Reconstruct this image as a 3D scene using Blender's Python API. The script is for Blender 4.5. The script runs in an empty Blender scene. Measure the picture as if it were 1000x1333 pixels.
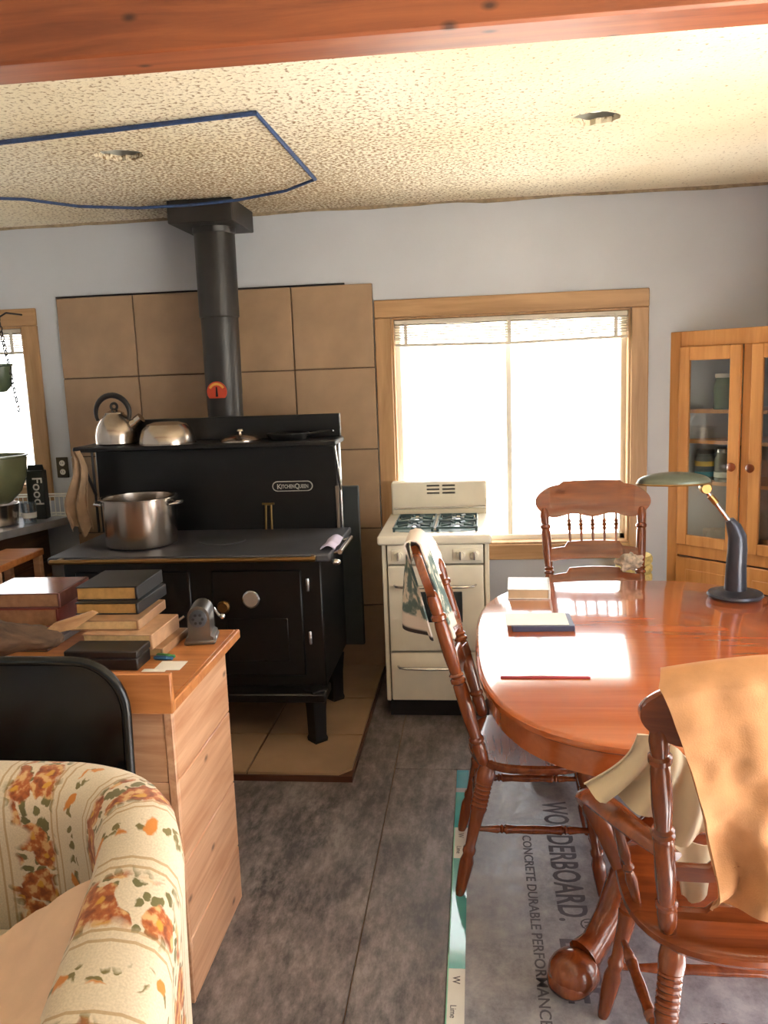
import bpy, bmesh, math, random
from mathutils import Vector, Matrix, noise
random.seed(7)
S = bpy.context.scene
COL = S.collection
PI = math.pi

# ------------------------------------------------------------------ camera
FPX, IW, IH = 1100.0, 1000.0, 1333.0
YAW, PITCH, ROLL, CAMH = math.radians(6.49), math.radians(9.36), math.radians(2.13), 1.67
cf = Vector((-math.sin(YAW) * math.cos(PITCH), math.cos(YAW) * math.cos(PITCH), -math.sin(PITCH)))
crt = Vector((math.cos(YAW), math.sin(YAW), 0))
cdn = cf.cross(crt)
cr = math.cos(ROLL) * crt + math.sin(ROLL) * cdn
cd = -math.sin(ROLL) * crt + math.cos(ROLL) * cdn
cam = bpy.data.cameras.new('camera'); camo = bpy.data.objects.new('camera', cam); COL.objects.link(camo)
m = Matrix((cr, -cd, -cf)).transposed().to_4x4(); m.translation = (0, 0, CAMH)
camo.matrix_world = m
cam.sensor_fit = 'VERTICAL'; cam.sensor_height = 36.0; cam.lens = 36.0 * FPX / IH
cam.clip_start = .02
S.camera = camo

# ------------------------------------------------------------------ world, light, exposure
S.view_settings.view_transform = 'Standard'; S.view_settings.look = 'None'
S.view_settings.gamma = 1; S.view_settings.use_curve_mapping = False
S.view_settings.exposure = 1.35
w = bpy.data.worlds.new('sky'); S.world = w; w.use_nodes = True
bg = w.node_tree.nodes['Background']
bg.inputs[0].default_value = (.97, .985, 1.0, 1); bg.inputs[1].default_value = 3.2


def portal(name, loc, rot, sx, sy):
    l = bpy.data.lights.new(name, 'AREA'); l.shape = 'RECTANGLE'; l.size = sx; l.size_y = sy
    l.cycles.is_portal = True
    o = bpy.data.objects.new(name, l); COL.objects.link(o); o.location = loc; o.rotation_euler = rot


# room box
XL, XR, YF, YB, ZC = -3.1, 1.6, -1.6, 4.58, 2.53
W2 = (-.445, .80, .72, 1.955)          # back window opening x0 x1 z0 z1
W1 = (-3.0, -2.515, 1.10, 2.0)         # window over the sink
W3 = (.1, 2.6, .25, 2.15)             # window in the right wall: y0 y1 z0 z1
portal('window_back_daylight', ((W2[0] + W2[1]) / 2, YB + .14, (W2[2] + W2[3]) / 2), (-PI / 2, 0, 0), W2[1] - W2[0], W2[3] - W2[2])
portal('window_sink_daylight', ((W1[0] + W1[1]) / 2, YB + .14, (W1[2] + W1[3]) / 2), (-PI / 2, 0, 0), W1[1] - W1[0], W1[3] - W1[2])
portal('window_right_offscreen', (XR + .14, (W3[0] + W3[1]) / 2, (W3[2] + W3[3]) / 2), (0, PI / 2, 0), W3[3] - W3[2], W3[1] - W3[0])
sun = bpy.data.lights.new('sun_offscreen', 'SUN'); sun.energy = 45.0; sun.angle = .01; sun.color = (1, .94, .86)
suno = bpy.data.objects.new('sun_offscreen', sun); COL.objects.link(suno)
SEL, SAZ = math.radians(57), math.radians(8)      # high sun on the right-hand side of the house
suno.rotation_euler = Vector((-math.cos(SEL) * math.cos(SAZ), math.cos(SEL) * math.sin(SAZ), -math.sin(SEL))).to_track_quat('-Z', 'Y').to_euler()


# ------------------------------------------------------------------ materials
def lin(c):
    return tuple(((v / 255) / 12.92 if v / 255 <= .04045 else ((v / 255 + .055) / 1.055) ** 2.4) for v in c) + (1,)


MATS = {}


def nodes(name):
    mt = bpy.data.materials.new(name); mt.use_nodes = True
    nt = mt.node_tree; b = nt.nodes['Principled BSDF']
    return mt, nt, b


def N(nt, t, **kw):
    n = nt.nodes.new(t)
    for k, v in kw.items():
        if k.startswith('i_'):
            key = k[2:]
            n.inputs[int(key) if key.isdigit() else key].default_value = v
        else:
            setattr(n, k, v)
    return n


def coords(nt, scale=(1, 1, 1), kind='Object', rot=(0, 0, 0)):
    tc = N(nt, 'ShaderNodeTexCoord'); mp = N(nt, 'ShaderNodeMapping')
    mp.inputs['Scale'].default_value = scale; mp.inputs['Rotation'].default_value = rot
    nt.links.new(tc.outputs[kind], mp.inputs[0])
    return mp.outputs[0]


def ramp(nt, fac, stops):
    r = N(nt, 'ShaderNodeValToRGB'); e = r.color_ramp.elements
    while len(e) < len(stops): e.new(.5)
    for el, (p, c) in zip(e, stops): el.position = p; el.color = c
    nt.links.new(fac, r.inputs[0])
    return r.outputs[0]


def bump(nt, b, h, strength, dist=.01):
    bp = N(nt, 'ShaderNodeBump'); bp.inputs['Strength'].default_value = strength; bp.inputs['Distance'].default_value = dist
    nt.links.new(h, bp.inputs['Height']); nt.links.new(bp.outputs[0], b.inputs['Normal'])


def plain(name, c, rough=.5, metal=0, var=.12, scale=12, bmp=0, bscale=60, coat=0, spec=None):
    if name in MATS: return MATS[name]
    mt, nt, b = nodes(name); c = lin(c)
    co = coords(nt)
    n = N(nt, 'ShaderNodeTexNoise', i_Scale=scale, i_Detail=5.0); nt.links.new(co, n.inputs['Vector'])
    lo = tuple(v * (1 - var) for v in c[:3]) + (1,); hi = tuple(min(1, v * (1 + var)) for v in c[:3]) + (1,)
    nt.links.new(ramp(nt, n.outputs[0], [(.3, lo), (.7, hi)]), b.inputs['Base Color'])
    b.inputs['Roughness'].default_value = rough; b.inputs['Metallic'].default_value = metal
    b.inputs['Coat Weight'].default_value = coat
    if spec is not None: b.inputs['Specular IOR Level'].default_value = spec
    if bmp:
        n2 = N(nt, 'ShaderNodeTexNoise', i_Scale=bscale, i_Detail=4.0); nt.links.new(co, n2.inputs['Vector'])
        bump(nt, b, n2.outputs[0], bmp)
    MATS[name] = mt
    return mt


def wood(name, c1, c2, axis='x', rough=.4, coat=0, grain=1.0, knots=False, bmp=.05):
    if name in MATS: return MATS[name]
    mt, nt, b = nodes(name)
    s = {'x': (1.2, 16, 16), 'y': (16, 1.2, 16), 'z': (16, 16, 1.2)}[axis]
    co = coords(nt, tuple(v * grain for v in s))
    n = N(nt, 'ShaderNodeTexNoise', i_Scale=1.6, i_Detail=7.0, i_Roughness=.6, i_Distortion=.6); nt.links.new(co, n.inputs['Vector'])
    col = ramp(nt, n.outputs[0], [(.32, lin(c2)), (.66, lin(c1))])
    if knots:
        sp_ = N(nt, 'ShaderNodeSeparateXYZ'); nt.links.new(coords(nt, (1, 1, 1)), sp_.inputs[0])
        cb_ = N(nt, 'ShaderNodeCombineXYZ'); nt.links.new(sp_.outputs['Y' if axis == 'y' else 'X'], cb_.inputs[0])
        zs_ = N(nt, 'ShaderNodeMath', operation='MULTIPLY'); zs_.inputs[1].default_value = 1.9
        zy_ = N(nt, 'ShaderNodeMath', operation='ADD'); nt.links.new(sp_.outputs['Z'], zy_.inputs[0]); nt.links.new(sp_.outputs['X' if axis == 'y' else 'Y'], zy_.inputs[1])
        nt.links.new(zy_.outputs[0], zs_.inputs[0]); nt.links.new(zs_.outputs[0], cb_.inputs[1])
        v = N(nt, 'ShaderNodeTexVoronoi', i_Scale=2.7, i_Randomness=1.0); v.voronoi_dimensions = '2D'; nt.links.new(cb_.outputs[0], v.inputs['Vector'])
        k = ramp(nt, v.outputs['Distance'], [(.015, (0, 0, 0, 1)), (.06, (1, 1, 1, 1))])
        mx = N(nt, 'ShaderNodeMix', data_type='RGBA'); nt.links.new(k, mx.inputs['Factor'])
        mx.inputs['A'].default_value = tuple(v * .35 for v in lin(c2)[:3]) + (1,)
        nt.links.new(col, mx.inputs['B']); col = mx.outputs['Result']
    nt.links.new(col, b.inputs['Base Color'])
    b.inputs['Roughness'].default_value = rough; b.inputs['Coat Weight'].default_value = coat
    b.inputs['Coat Roughness'].default_value = .06
    bump(nt, b, n.outputs[0], bmp, .004)
    MATS[name] = mt
    return mt


def glassy(name, tint=(1, 1, 1, 1), refl=.08, rough=.02):
    if name in MATS: return MATS[name]
    mt = bpy.data.materials.new(name); mt.use_nodes = True; nt = mt.node_tree; nt.nodes.clear()
    out = N(nt, 'ShaderNodeOutputMaterial'); mx = N(nt, 'ShaderNodeMixShader'); mx.inputs[0].default_value = refl
    t = N(nt, 'ShaderNodeBsdfTransparent'); t.inputs[0].default_value = tint
    g = N(nt, 'ShaderNodeBsdfGlossy'); g.inputs['Roughness'].default_value = rough
    nt.links.new(t.outputs[0], mx.inputs[1]); nt.links.new(g.outputs[0], mx.inputs[2]); nt.links.new(mx.outputs[0], out.inputs[0])
    MATS[name] = mt
    return mt


def ceiling_mat():
    mt, nt, b = nodes('textured_ceiling')
    co = coords(nt)
    big = N(nt, 'ShaderNodeTexNoise', i_Scale=1.1, i_Detail=4.0); nt.links.new(co, big.inputs['Vector'])
    fine = N(nt, 'ShaderNodeTexNoise', i_Scale=70.0, i_Detail=3.0); nt.links.new(co, fine.inputs['Vector'])
    base = ramp(nt, big.outputs[0], [(.35, lin((226, 212, 182))), (.7, lin((240, 232, 212)))])
    # soot and smoke staining over the wood stove
    sep = N(nt, 'ShaderNodeVectorMath', operation='DISTANCE'); nt.links.new(co, sep.inputs[0]); sep.inputs[1].default_value = (-1.0, 4.0, ZC)
    near = N(nt, 'ShaderNodeMapRange'); nt.links.new(sep.outputs['Value'], near.inputs[0])
    near.inputs[1].default_value = .3; near.inputs[2].default_value = 1.9; near.inputs[3].default_value = .20; near.inputs[4].default_value = .0
    ad = N(nt, 'ShaderNodeMath', operation='ADD'); nt.links.new(near.outputs[0], ad.inputs[0]); nt.links.new(fine.outputs[0], ad.inputs[1])
    sp = ramp(nt, ad.outputs[0], [(.60, (0, 0, 0, 1)), (.74, (1, 1, 1, 1))])
    mx = N(nt, 'ShaderNodeMix', data_type='RGBA'); nt.links.new(sp, mx.inputs['Factor']); nt.links.new(base, mx.inputs['A'])
    mx.inputs['B'].default_value = lin((150, 124, 92))
    nt.links.new(mx.outputs['Result'], b.inputs['Base Color']); b.inputs['Roughness'].default_value = .95
    bump(nt, b, fine.outputs[0], .35, .008)
    MATS['ceiling'] = mt


def floor_mat(name, c1, c2, c3, sc=(5, 2.2, 5)):
    mt, nt, b = nodes(name)
    co = coords(nt, sc)
    n = N(nt, 'ShaderNodeTexNoise', i_Scale=1.0, i_Detail=9.0, i_Roughness=.7); nt.links.new(co, n.inputs['Vector'])
    n2 = N(nt, 'ShaderNodeTexNoise', i_Scale=4.5, i_Detail=8.0, i_Roughness=.75); nt.links.new(co, n2.inputs['Vector'])
    mul = N(nt, 'ShaderNodeMath', operation='ADD'); nt.links.new(n.outputs[0], mul.inputs[0]); nt.links.new(n2.outputs[0], mul.inputs[1])
    hf = N(nt, 'ShaderNodeMath', operation='MULTIPLY'); nt.links.new(mul.outputs[0], hf.inputs[0]); hf.inputs[1].default_value = .5
    nt.links.new(ramp(nt, hf.outputs[0], [(.42, lin(c1)), (.5, lin(c2)), (.60, lin(c3))]), b.inputs['Base Color'])
    rr = N(nt, 'ShaderNodeMapRange'); nt.links.new(n2.outputs[0], rr.inputs[0])
    rr.inputs[1].default_value = .35; rr.inputs[2].default_value = .65; rr.inputs[3].default_value = .32; rr.inputs[4].default_value = .6
    nt.links.new(rr.outputs[0], b.inputs['Roughness'])
    bump(nt, b, n2.outputs[0], .12, .004)
    MATS[name] = mt


def floral_mat():
    """cream upholstery: woven stripes with printed rust blossoms, gold buds and olive leaves (UV in metres)"""
    mt, nt, b = nodes('floral_upholstery')
    L = nt.links.new
    uv = coords(nt, (1, 1, 1), 'UV')
    wob = N(nt, 'ShaderNodeTexNoise', i_Scale=16.0, i_Detail=4.0); L(uv, wob.inputs['Vector'])
    sub = N(nt, 'ShaderNodeVectorMath', operation='SUBTRACT'); L(wob.outputs['Color'], sub.inputs[0]); sub.inputs[1].default_value = (.5, .5, .5)
    sc = N(nt, 'ShaderNodeVectorMath', operation='SCALE'); L(sub.outputs[0], sc.inputs[0]); sc.inputs['Scale'].default_value = .075
    wuv = N(nt, 'ShaderNodeVectorMath', operation='ADD'); L(uv, wuv.inputs[0]); L(sc.outputs[0], wuv.inputs[1])
    sx = N(nt, 'ShaderNodeSeparateXYZ'); L(wuv.outputs[0], sx.inputs[0])
    sxx = N(nt, 'ShaderNodeSeparateXYZ'); L(uv, sxx.inputs[0])

    def math_(op, a, c, clamp=False):
        n = N(nt, 'ShaderNodeMath', operation=op); n.use_clamp = clamp
        for i, v in enumerate((a, c)):
            if v is None: continue
            if isinstance(v, (int, float)): n.inputs[i].default_value = v
            else: L(v, n.inputs[i])
        return n.outputs[0]

    P = .27
    ph = math_('FRACT', math_('DIVIDE', sx.outputs['Y'], P), None)          # 0..1 across one repeat
    ph0 = math_('FRACT', math_('DIVIDE', sxx.outputs['Y'], P), None)

    def band(phs, c, hw, soft):
        d = math_('ABSOLUTE', math_('SUBTRACT', phs, c), None)
        mr = N(nt, 'ShaderNodeMapRange'); L(d, mr.inputs[0]); mr.inputs[1].default_value = hw - soft; mr.inputs[2].default_value = hw
        mr.inputs[3].default_value = 1; mr.inputs[4].default_value = 0
        return mr.outputs[0]

    def vor(scale, r0, r1):
        v = N(nt, 'ShaderNodeTexVoronoi', i_Scale=scale); v.voronoi_dimensions = '2D'; L(wuv.outputs[0], v.inputs['Vector'])
        mr = N(nt, 'ShaderNodeMapRange'); L(v.outputs['Distance'], mr.inputs[0]); mr.inputs[1].default_value = r0; mr.inputs[2].default_value = r1
        mr.inputs[3].default_value = 1; mr.inputs[4].default_value = 0
        return mr.outputs[0], v

    cream, cream2 = lin((222, 206, 180)), lin((208, 192, 166))
    weave = N(nt, 'ShaderNodeTexNoise', i_Scale=260.0, i_Detail=2.0); L(uv, weave.inputs['Vector'])
    col = ramp(nt, weave.outputs[0], [(.35, cream2), (.65, cream)])

    def over(fac, c, base):
        mx = N(nt, 'ShaderNodeMix', data_type='RGBA'); L(fac, mx.inputs['Factor']); L(base, mx.inputs['A'])
        if isinstance(c, tuple): mx.inputs['B'].default_value = c
        else: L(c, mx.inputs['B'])
        return mx.outputs['Result']

    for c in (.06, .13, .57, .64):                                        # fine woven twin stripes
        col = over(math_('MULTIPLY', band(ph0, c, .012, .004), .65), lin((168, 128, 72)), col)
    gap = N(nt, 'ShaderNodeTexNoise', i_Scale=7.0, i_Detail=1.0); L(uv, gap.inputs['Vector'])
    clump = N(nt, 'ShaderNodeMapRange'); L(gap.outputs[0], clump.inputs[0]); clump.inputs[1].default_value = .37; clump.inputs[2].default_value = .42
    leaf, _ = vor(34, .30, .38)
    lf = math_('MULTIPLY', math_('MULTIPLY', leaf, band(ph, .35, .24, .05)), clump.outputs[0])
    col = over(lf, lin((112, 104, 62)), col)
    bl, v = vor(15, .52, .58)
    petal = N(nt, 'ShaderNodeTexNoise', i_Scale=40.0, i_Detail=3.0); L(uv, petal.inputs['Vector'])
    rust = ramp(nt, petal.outputs[0], [(.36, lin((134, 66, 28))), (.5, lin((178, 96, 44))), (.60, lin((214, 168, 112)))])
    bf = math_('MULTIPLY', math_('MULTIPLY', bl, band(ph, .35, .21, .05)), clump.outputs[0])
    col = over(bf, rust, col)
    ctr, _ = vor(15, .10, .16)
    col = over(math_('MULTIPLY', ctr, bf), lin((206, 150, 52)), col)
    vine, _ = vor(36, .3, .38)                                            # slender vine between the clusters
    col = over(math_('MULTIPLY', vine, band(ph, .88, .055, .02)), lin((122, 108, 60)), col)
    bud, _ = vor(15, .22, .28)
    col = over(math_('MULTIPLY', bud, band(ph, .88, .07, .02)), lin((206, 128, 52)), col)
    L(col, b.inputs['Base Color']); b.inputs['Roughness'].default_value = .85
    b.inputs['Sheen Weight'].default_value = .2
    bump(nt, b, weave.outputs[0], .15, .002)
    MATS['floral'] = mt


ceiling_mat(); floral_mat()
floor_mat('cement', (76, 71, 71), (112, 104, 103), (146, 137, 135), (8, 3.0, 8))
floor_mat('backer', (116, 116, 122), (142, 142, 148), (166, 166, 170), (4, 3, 4))
M_WALL = plain('wall_paint', (190, 193, 200), .9, var=.05, scale=2.0, bmp=.05)
M_TILE = plain('ceramic_tile', (158, 130, 102), .38, var=.16, scale=5, bmp=.03, bscale=30)
M_GROUT = plain('grout', (96, 78, 60), .9)
M_OAK = wood('oak_trim', (184, 146, 104), (156, 118, 78), 'x', .45)
M_OAKZ = wood('oak_trim_upright', (184, 146, 104), (156, 118, 78), 'z', .45)
M_CAB = wood('cabinet_oak', (206, 148, 86), (182, 122, 64), 'z', .4, coat=.2)
M_BEAM = wood('beam_fir', (150, 82, 46), (112, 54, 30), 'x', .5, knots=True)
M_TABLE = wood('table_cherry', (186, 100, 52), (168, 84, 42), 'x', .16, coat=.8, bmp=.008)
M_CHAIR = wood('chair_oak', (140, 70, 32), (98, 44, 20), 'z', .25, coat=.6)
M_CHAIRX = wood('chair_oak_across', (140, 70, 32), (98, 44, 20), 'x', .25, coat=.6)
M_DESK = wood('desk_fir', (196, 128, 72), (164, 98, 50), 'x', .45, coat=.1)
M_PINE = wood('knotty_pine', (218, 172, 136), (184, 130, 94), 'y', .42, coat=.15, knots=True)
M_PINEX = wood('knotty_pine_across', (218, 172, 136), (184, 130, 94), 'x', .42, coat=.15, knots=True)
M_COUNTER = wood('counter_walnut', (96, 66, 42), (66, 44, 28), 'y', .5)
M_BLACK = plain('black_stove_enamel', (11, 11, 10), .36, var=.3)
M_IRON = plain('cast_iron_top', (62, 62, 66), .45, var=.35, scale=6)
M_PIPE = plain('stove_pipe_black', (34, 31, 29), .42, var=.3, scale=8)
M_CHROME = plain('chrome', (205, 205, 205), .18, 1, var=.05)
M_STEEL = plain('stainless_steel', (190, 178, 166), .22, 1, var=.12, scale=5)
M_BRASS = plain('dull_brass', (150, 118, 74), .35, 1)
M_ENAMEL = plain('white_enamel', (228, 220, 200), .25, var=.04, coat=.4)
M_DARK = plain('black_parts_hole_shade', (30, 26, 24), .8)  # own black of plinth, tile edge, needle, cord; painted shade in tiny holes
M_GRATE = plain('grate_enamel', (52, 74, 74), .35, var=.3)
M_VINYL = plain('window_vinyl', (235, 232, 220), .5, var=.03)
M_PAPER = plain('paper', (240, 236, 228), .6, var=.03)
M_PAGES = plain('page_edges', (206, 172, 122), .8, var=.2, scale=40)
M_GLASS = glassy('pane_glass')
M_INK = plain('printed_ink', (88, 86, 94), .8)
M_WHITE = plain('white_print', (225, 222, 214), .5)


# ------------------------------------------------------------------ geometry helpers
class MB:
    def __init__(s):
        s.bm = bmesh.new(); s.uv = None

    def box(s, a, b, bev=0.0, seg=1):
        r = bmesh.ops.create_cube(s.bm, size=1.0)['verts']
        c = [(a[i] + b[i]) / 2 for i in range(3)]; d = [abs(b[i] - a[i]) for i in range(3)]
        for v in r: v.co = Vector([c[i] + v.co[i] * d[i] for i in range(3)])
        if bev:
            es = list({e for v in r for e in v.link_edges})
            bmesh.ops.bevel(s.bm, geom=es, offset=min(bev, min(d) * .45), segments=seg, affect='EDGES', profile=.5)
        return s

    def rings(s, rings, closed=False, caps=True, wrap=True):
        """skin a list of rings of points"""
        vv = [[s.bm.verts.new(p) for p in r] for r in rings]
        n = len(vv[0]); k = len(vv)
        for i in range(k if closed else k - 1):
            A, B = vv[i], vv[(i + 1) % k]
            for j in range(n if wrap else n - 1):
                try: s.bm.faces.new((A[j], A[(j + 1) % n], B[(j + 1) % n], B[j]))
                except ValueError: pass
        if caps and not closed and wrap:
            try:
                s.bm.faces.new(list(reversed(vv[0]))); s.bm.faces.new(vv[-1])
            except ValueError: pass
        return vv

    def lathe(s, p0, p1, prof, seg=14, caps=True):
        """prof: (h 0..1 along p0->p1, radius)"""
        p0, p1 = Vector(p0), Vector(p1); ax = p1 - p0; q = ax.normalized().to_track_quat('Z', 'Y')
        R = []
        for h, r in prof:
            c = p0 + ax * h; r = max(r, 1e-4)
            R.append([c + q @ Vector((r * math.cos(t * 2 * PI / seg), r * math.sin(t * 2 * PI / seg), 0)) for t in range(seg)])
        s.rings(R, caps=caps); return s

    def tube(s, pts, r, seg=10, closed=False, flat=1.0):
        pts = [Vector(p) for p in pts]; n = len(pts); R = []; up = None
        for i, p in enumerate(pts):
            t = (pts[(i + 1) % n] - pts[i - 1]) if closed else (pts[min(i + 1, n - 1)] - pts[max(i - 1, 0)])
            t.normalize()
            if up is None: up = Vector((0, 0, 1)) if abs(t.z) < .9 else Vector((0, 1, 0))
            sd = t.cross(up).normalized(); up = sd.cross(t).normalized()
            rr = r[i] if isinstance(r, (list, tuple)) else r
            R.append([p + (sd * math.cos(k * 2 * PI / seg) + up * flat * math.sin(k * 2 * PI / seg)) * rr for k in range(seg)])
        s.rings(R, closed=closed); return s

    def prism(s, poly, z0, z1, bev=0.0):
        A = [(p[0], p[1], z0) for p in poly]; B = [(p[0], p[1], z1) for p in poly]
        if bev:
            cx = sum(p[0] for p in poly) / len(poly); cy = sum(p[1] for p in poly) / len(poly)
            def ins(z, d): return [(p[0] + (cx - p[0]) * d / max(1e-6, math.hypot(cx - p[0], cy - p[1])), p[1] + (cy - p[1]) * d / max(1e-6, math.hypot(cx - p[0], cy - p[1])), z) for p in poly]
            rs = [ins(z0, bev), ins(z0 + bev * .3, bev * .3), ins(z0 + bev, 0), ins(z1 - bev, 0), ins(z1 - bev * .3, bev * .3), ins(z1, bev)]
            s.rings(rs)
        else: s.rings([A, B])
        return s

    def extr(s, poly, fn, n3):
        """poly in 2D mapped by fn to 3D, extruded by vector n3"""
        A = [Vector(fn(*p)) for p in poly]; n3 = Vector(n3)
        s.rings([A, [p + n3 for p in A]]); return s

    def grid(s, nu, nv, fn, thick=0.0, uvf=None):
        """fn(u,v) 0..1 -> point; closed sheet of the given thickness"""
        P = [[Vector(fn(i / nu, j / nv)) for j in range(nv + 1)] for i in range(nu + 1)]
        V = [[s.bm.verts.new(p) for p in r] for r in P]
        fs = []
        for i in range(nu):
            for j in range(nv):
                fs.append(s.bm.faces.new((V[i][j], V[i + 1][j], V[i + 1][j + 1], V[i][j + 1])))
        if thick:
            Nn = [[None] * (nv + 1) for _ in range(nu + 1)]
            for i in range(nu + 1):
                for j in range(nv + 1):
                    du = P[min(i + 1, nu)][j] - P[max(i - 1, 0)][j]; dv = P[i][min(j + 1, nv)] - P[i][max(j - 1, 0)]
                    nn = du.cross(dv)
                    Nn[i][j] = nn.normalized() if nn.length > 1e-9 else Vector((0, 0, 1))
            B = [[s.bm.verts.new(P[i][j] - Nn[i][j] * thick) for j in range(nv + 1)] for i in range(nu + 1)]
            for i in range(nu):
                for j in range(nv):
                    s.bm.faces.new((B[i][j], B[i][j + 1], B[i + 1][j + 1], B[i + 1][j]))
            for i in range(nu):
                s.bm.faces.new((V[i][0], B[i][0], B[i + 1][0], V[i + 1][0])); s.bm.faces.new((V[i][nv], V[i + 1][nv], B[i + 1][nv], B[i][nv]))
            for j in range(nv):
                s.bm.faces.new((V[0][j], V[0][j + 1], B[0][j + 1], B[0][j])); s.bm.faces.new((V[nu][j], B[nu][j], B[nu][j + 1], V[nu][j + 1]))
        return s

    def ball(s, c, r, seg=14, rg=9):
        rx, ry, rz = (r, r, r) if not isinstance(r, (tuple, list)) else r
        R = [[(c[0] + rx * math.sin(PI * i / rg) * math.cos(2 * PI * k / seg), c[1] + ry * math.sin(PI * i / rg) * math.sin(2 * PI * k / seg), c[2] - rz * math.cos(PI * i / rg)) for k in range(seg)] for i in range(rg + 1)]
        R[0] = [(c[0] + 1e-4 * math.cos(2 * PI * k / seg), c[1] + 1e-4 * math.sin(2 * PI * k / seg), c[2] - rz) for k in range(seg)]
        R[-1] = [(c[0] + 1e-4 * math.cos(2 * PI * k / seg), c[1] + 1e-4 * math.sin(2 * PI * k / seg), c[2] + rz) for k in range(seg)]
        s.rings(R); return s


OFF = {}


def obj(name, mb, mt, parent=None, smooth=40, label=None):
    """link ONE mesh object; vertices are in the frame the parent thing was built in"""
    bm = mb.bm if isinstance(mb, MB) else mb
    off = OFF.get(parent.name) if parent is not None else None
    if off is not None: bmesh.ops.translate(bm, verts=bm.verts, vec=-off)
    bmesh.ops.recalc_face_normals(bm, faces=bm.faces)
    me = bpy.data.meshes.new(name); bm.to_mesh(me); bm.free()
    if smooth:
        for p in me.polygons: p.use_smooth = True
        me.set_sharp_from_angle(angle=math.radians(smooth))
    me.materials.append(mt)
    o = bpy.data.objects.new(name, me); COL.objects.link(o)
    if parent is not None:
        o.parent = parent
        if off is not None: OFF[o.name] = off
    if label: o['label'] = label
    return o


def tag(o, label, cat, group=None):
    o['label'] = label; o['category'] = cat
    if group: o['group'] = group
    return o


def thing(name, label, cat, loc, rz=None, group=None):
    """Empty at the base. rz None: parts are given in world coordinates; else in local ones"""
    o = bpy.data.objects.new(name, None); COL.objects.link(o); o.empty_display_size = .1
    o.location = loc
    if rz is None: OFF[o.name] = Vector(loc)
    else: o.rotation_euler = (0, 0, rz)
    return tag(o, label, cat, group)


def single(name, mb, mt, loc, label, cat, group=None, smooth=40):
    """a thing that is one mesh, origin at its base"""
    bmesh.ops.translate(mb.bm, verts=mb.bm.verts, vec=-Vector(loc))
    o = obj(name, mb, mt, None, smooth); o.location = loc
    return tag(o, label, cat, group)


def struct(name, mb, mt, smooth=40, parent=None):
    o = obj(name, mb, mt, parent, smooth); 
    if parent is None: o['kind'] = 'structure'
    return o


def share(o, name, loc, parent):
    c = bpy.data.objects.new(name, o.data); COL.objects.link(c); c.parent = parent; c.location = loc
    return c


def text(name, body, size, mt, parent, origin, xdir, ydir, depth=.0006, align='LEFT', width=1.0, bold=0.0):
    cu = bpy.data.curves.new(name, 'FONT'); cu.body = body; cu.size = size; cu.extrude = depth / 2; cu.align_x = align
    cu.offset = bold; cu.resolution_u = 3
    t = bpy.data.objects.new(name, cu); COL.objects.link(t)
    dg = bpy.context.evaluated_depsgraph_get()
    me = bpy.data.meshes.new_from_object(t.evaluated_get(dg))
    bpy.data.objects.remove(t); bpy.data.curves.remove(cu)
    x, y = Vector(xdir).normalized(), Vector(ydir).normalized(); z = x.cross(y)
    mw = Matrix((x * width, y, z)).transposed().to_4x4(); mw.translation = Vector(origin)
    if parent is not None and OFF.get(parent.name) is not None: mw = Matrix.Translation(-OFF[parent.name]) @ mw
    me.transform(mw); me.materials.clear(); me.materials.append(mt); me.name = name
    o = bpy.data.objects.new(name, me); COL.objects.link(o)
    if parent is not None: o.parent = parent
    return o


def fbm(p, s=1.0):
    return noise.fractal(Vector(p) * s, 1.0, 2.0, 3)


# ================================================================== ROOM SHELL
TW = .14
def wall_with_holes(name, axis, pos, a0, a1, holes, mt):
    """wall slab from pos outward by TW; a is the running axis; holes (a0,a1,z0,z1)"""
    mb = MB()
    cuts = sorted({a0, a1} | {h[0] for h in holes} | {h[1] for h in holes})
    sg = 1 if pos > 0 else -1
    for u0, u1 in zip(cuts[:-1], cuts[1:]):
        hh = [h for h in holes if h[0] <= u0 + 1e-6 and h[1] >= u1 - 1e-6]
        spans = [(0, ZC + .19)]
        if hh: spans = [(0, hh[0][2]), (hh[0][3], ZC + .19)]
        for z0, z1 in spans:
            if axis == 'x': mb.box((u0, pos, z0), (u1, pos + sg * TW, z1))
            else: mb.box((pos, u0, z0), (pos + sg * TW, u1, z1))
    return struct(name, mb, mt, 0)


wall_back = wall_with_holes('wall_back', 'x', YB, XL - TW, XR + TW, [W1, W2], M_WALL)
wall_right = wall_with_holes('wall_right', 'y', XR, YF, YB, [W3], M_WALL)
wall_left = struct('wall_left', MB().box((XL - TW, YF, 0), (XL, YB, ZC + .19)), M_WALL, 0)
wall_front = struct('wall_front', MB().box((XL - TW, YF - TW, 0), (XR + TW, YF, ZC + .19)), M_WALL, 0)

# sunlit yard outside; unseen eave added to keep the sun off the table
struct('ground', MB().box((-30, -30, -.4), (30, 30, -.3)), plain('dry_yard', (172, 170, 162), .95, var=.15, scale=1.5), 0)
struct('added_eave', MB().box((XR + TW, YF - .5, 2.32), (XR + TW + .52, YB + .5, 2.40)), M_WALL, 0)
# roof closing the house above the ceiling
struct('trim_4', MB().box((XL - TW, YF - TW, ZC + .17), (XR + TW, YB + TW, ZC + .20)), M_WALL, 0)

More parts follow.
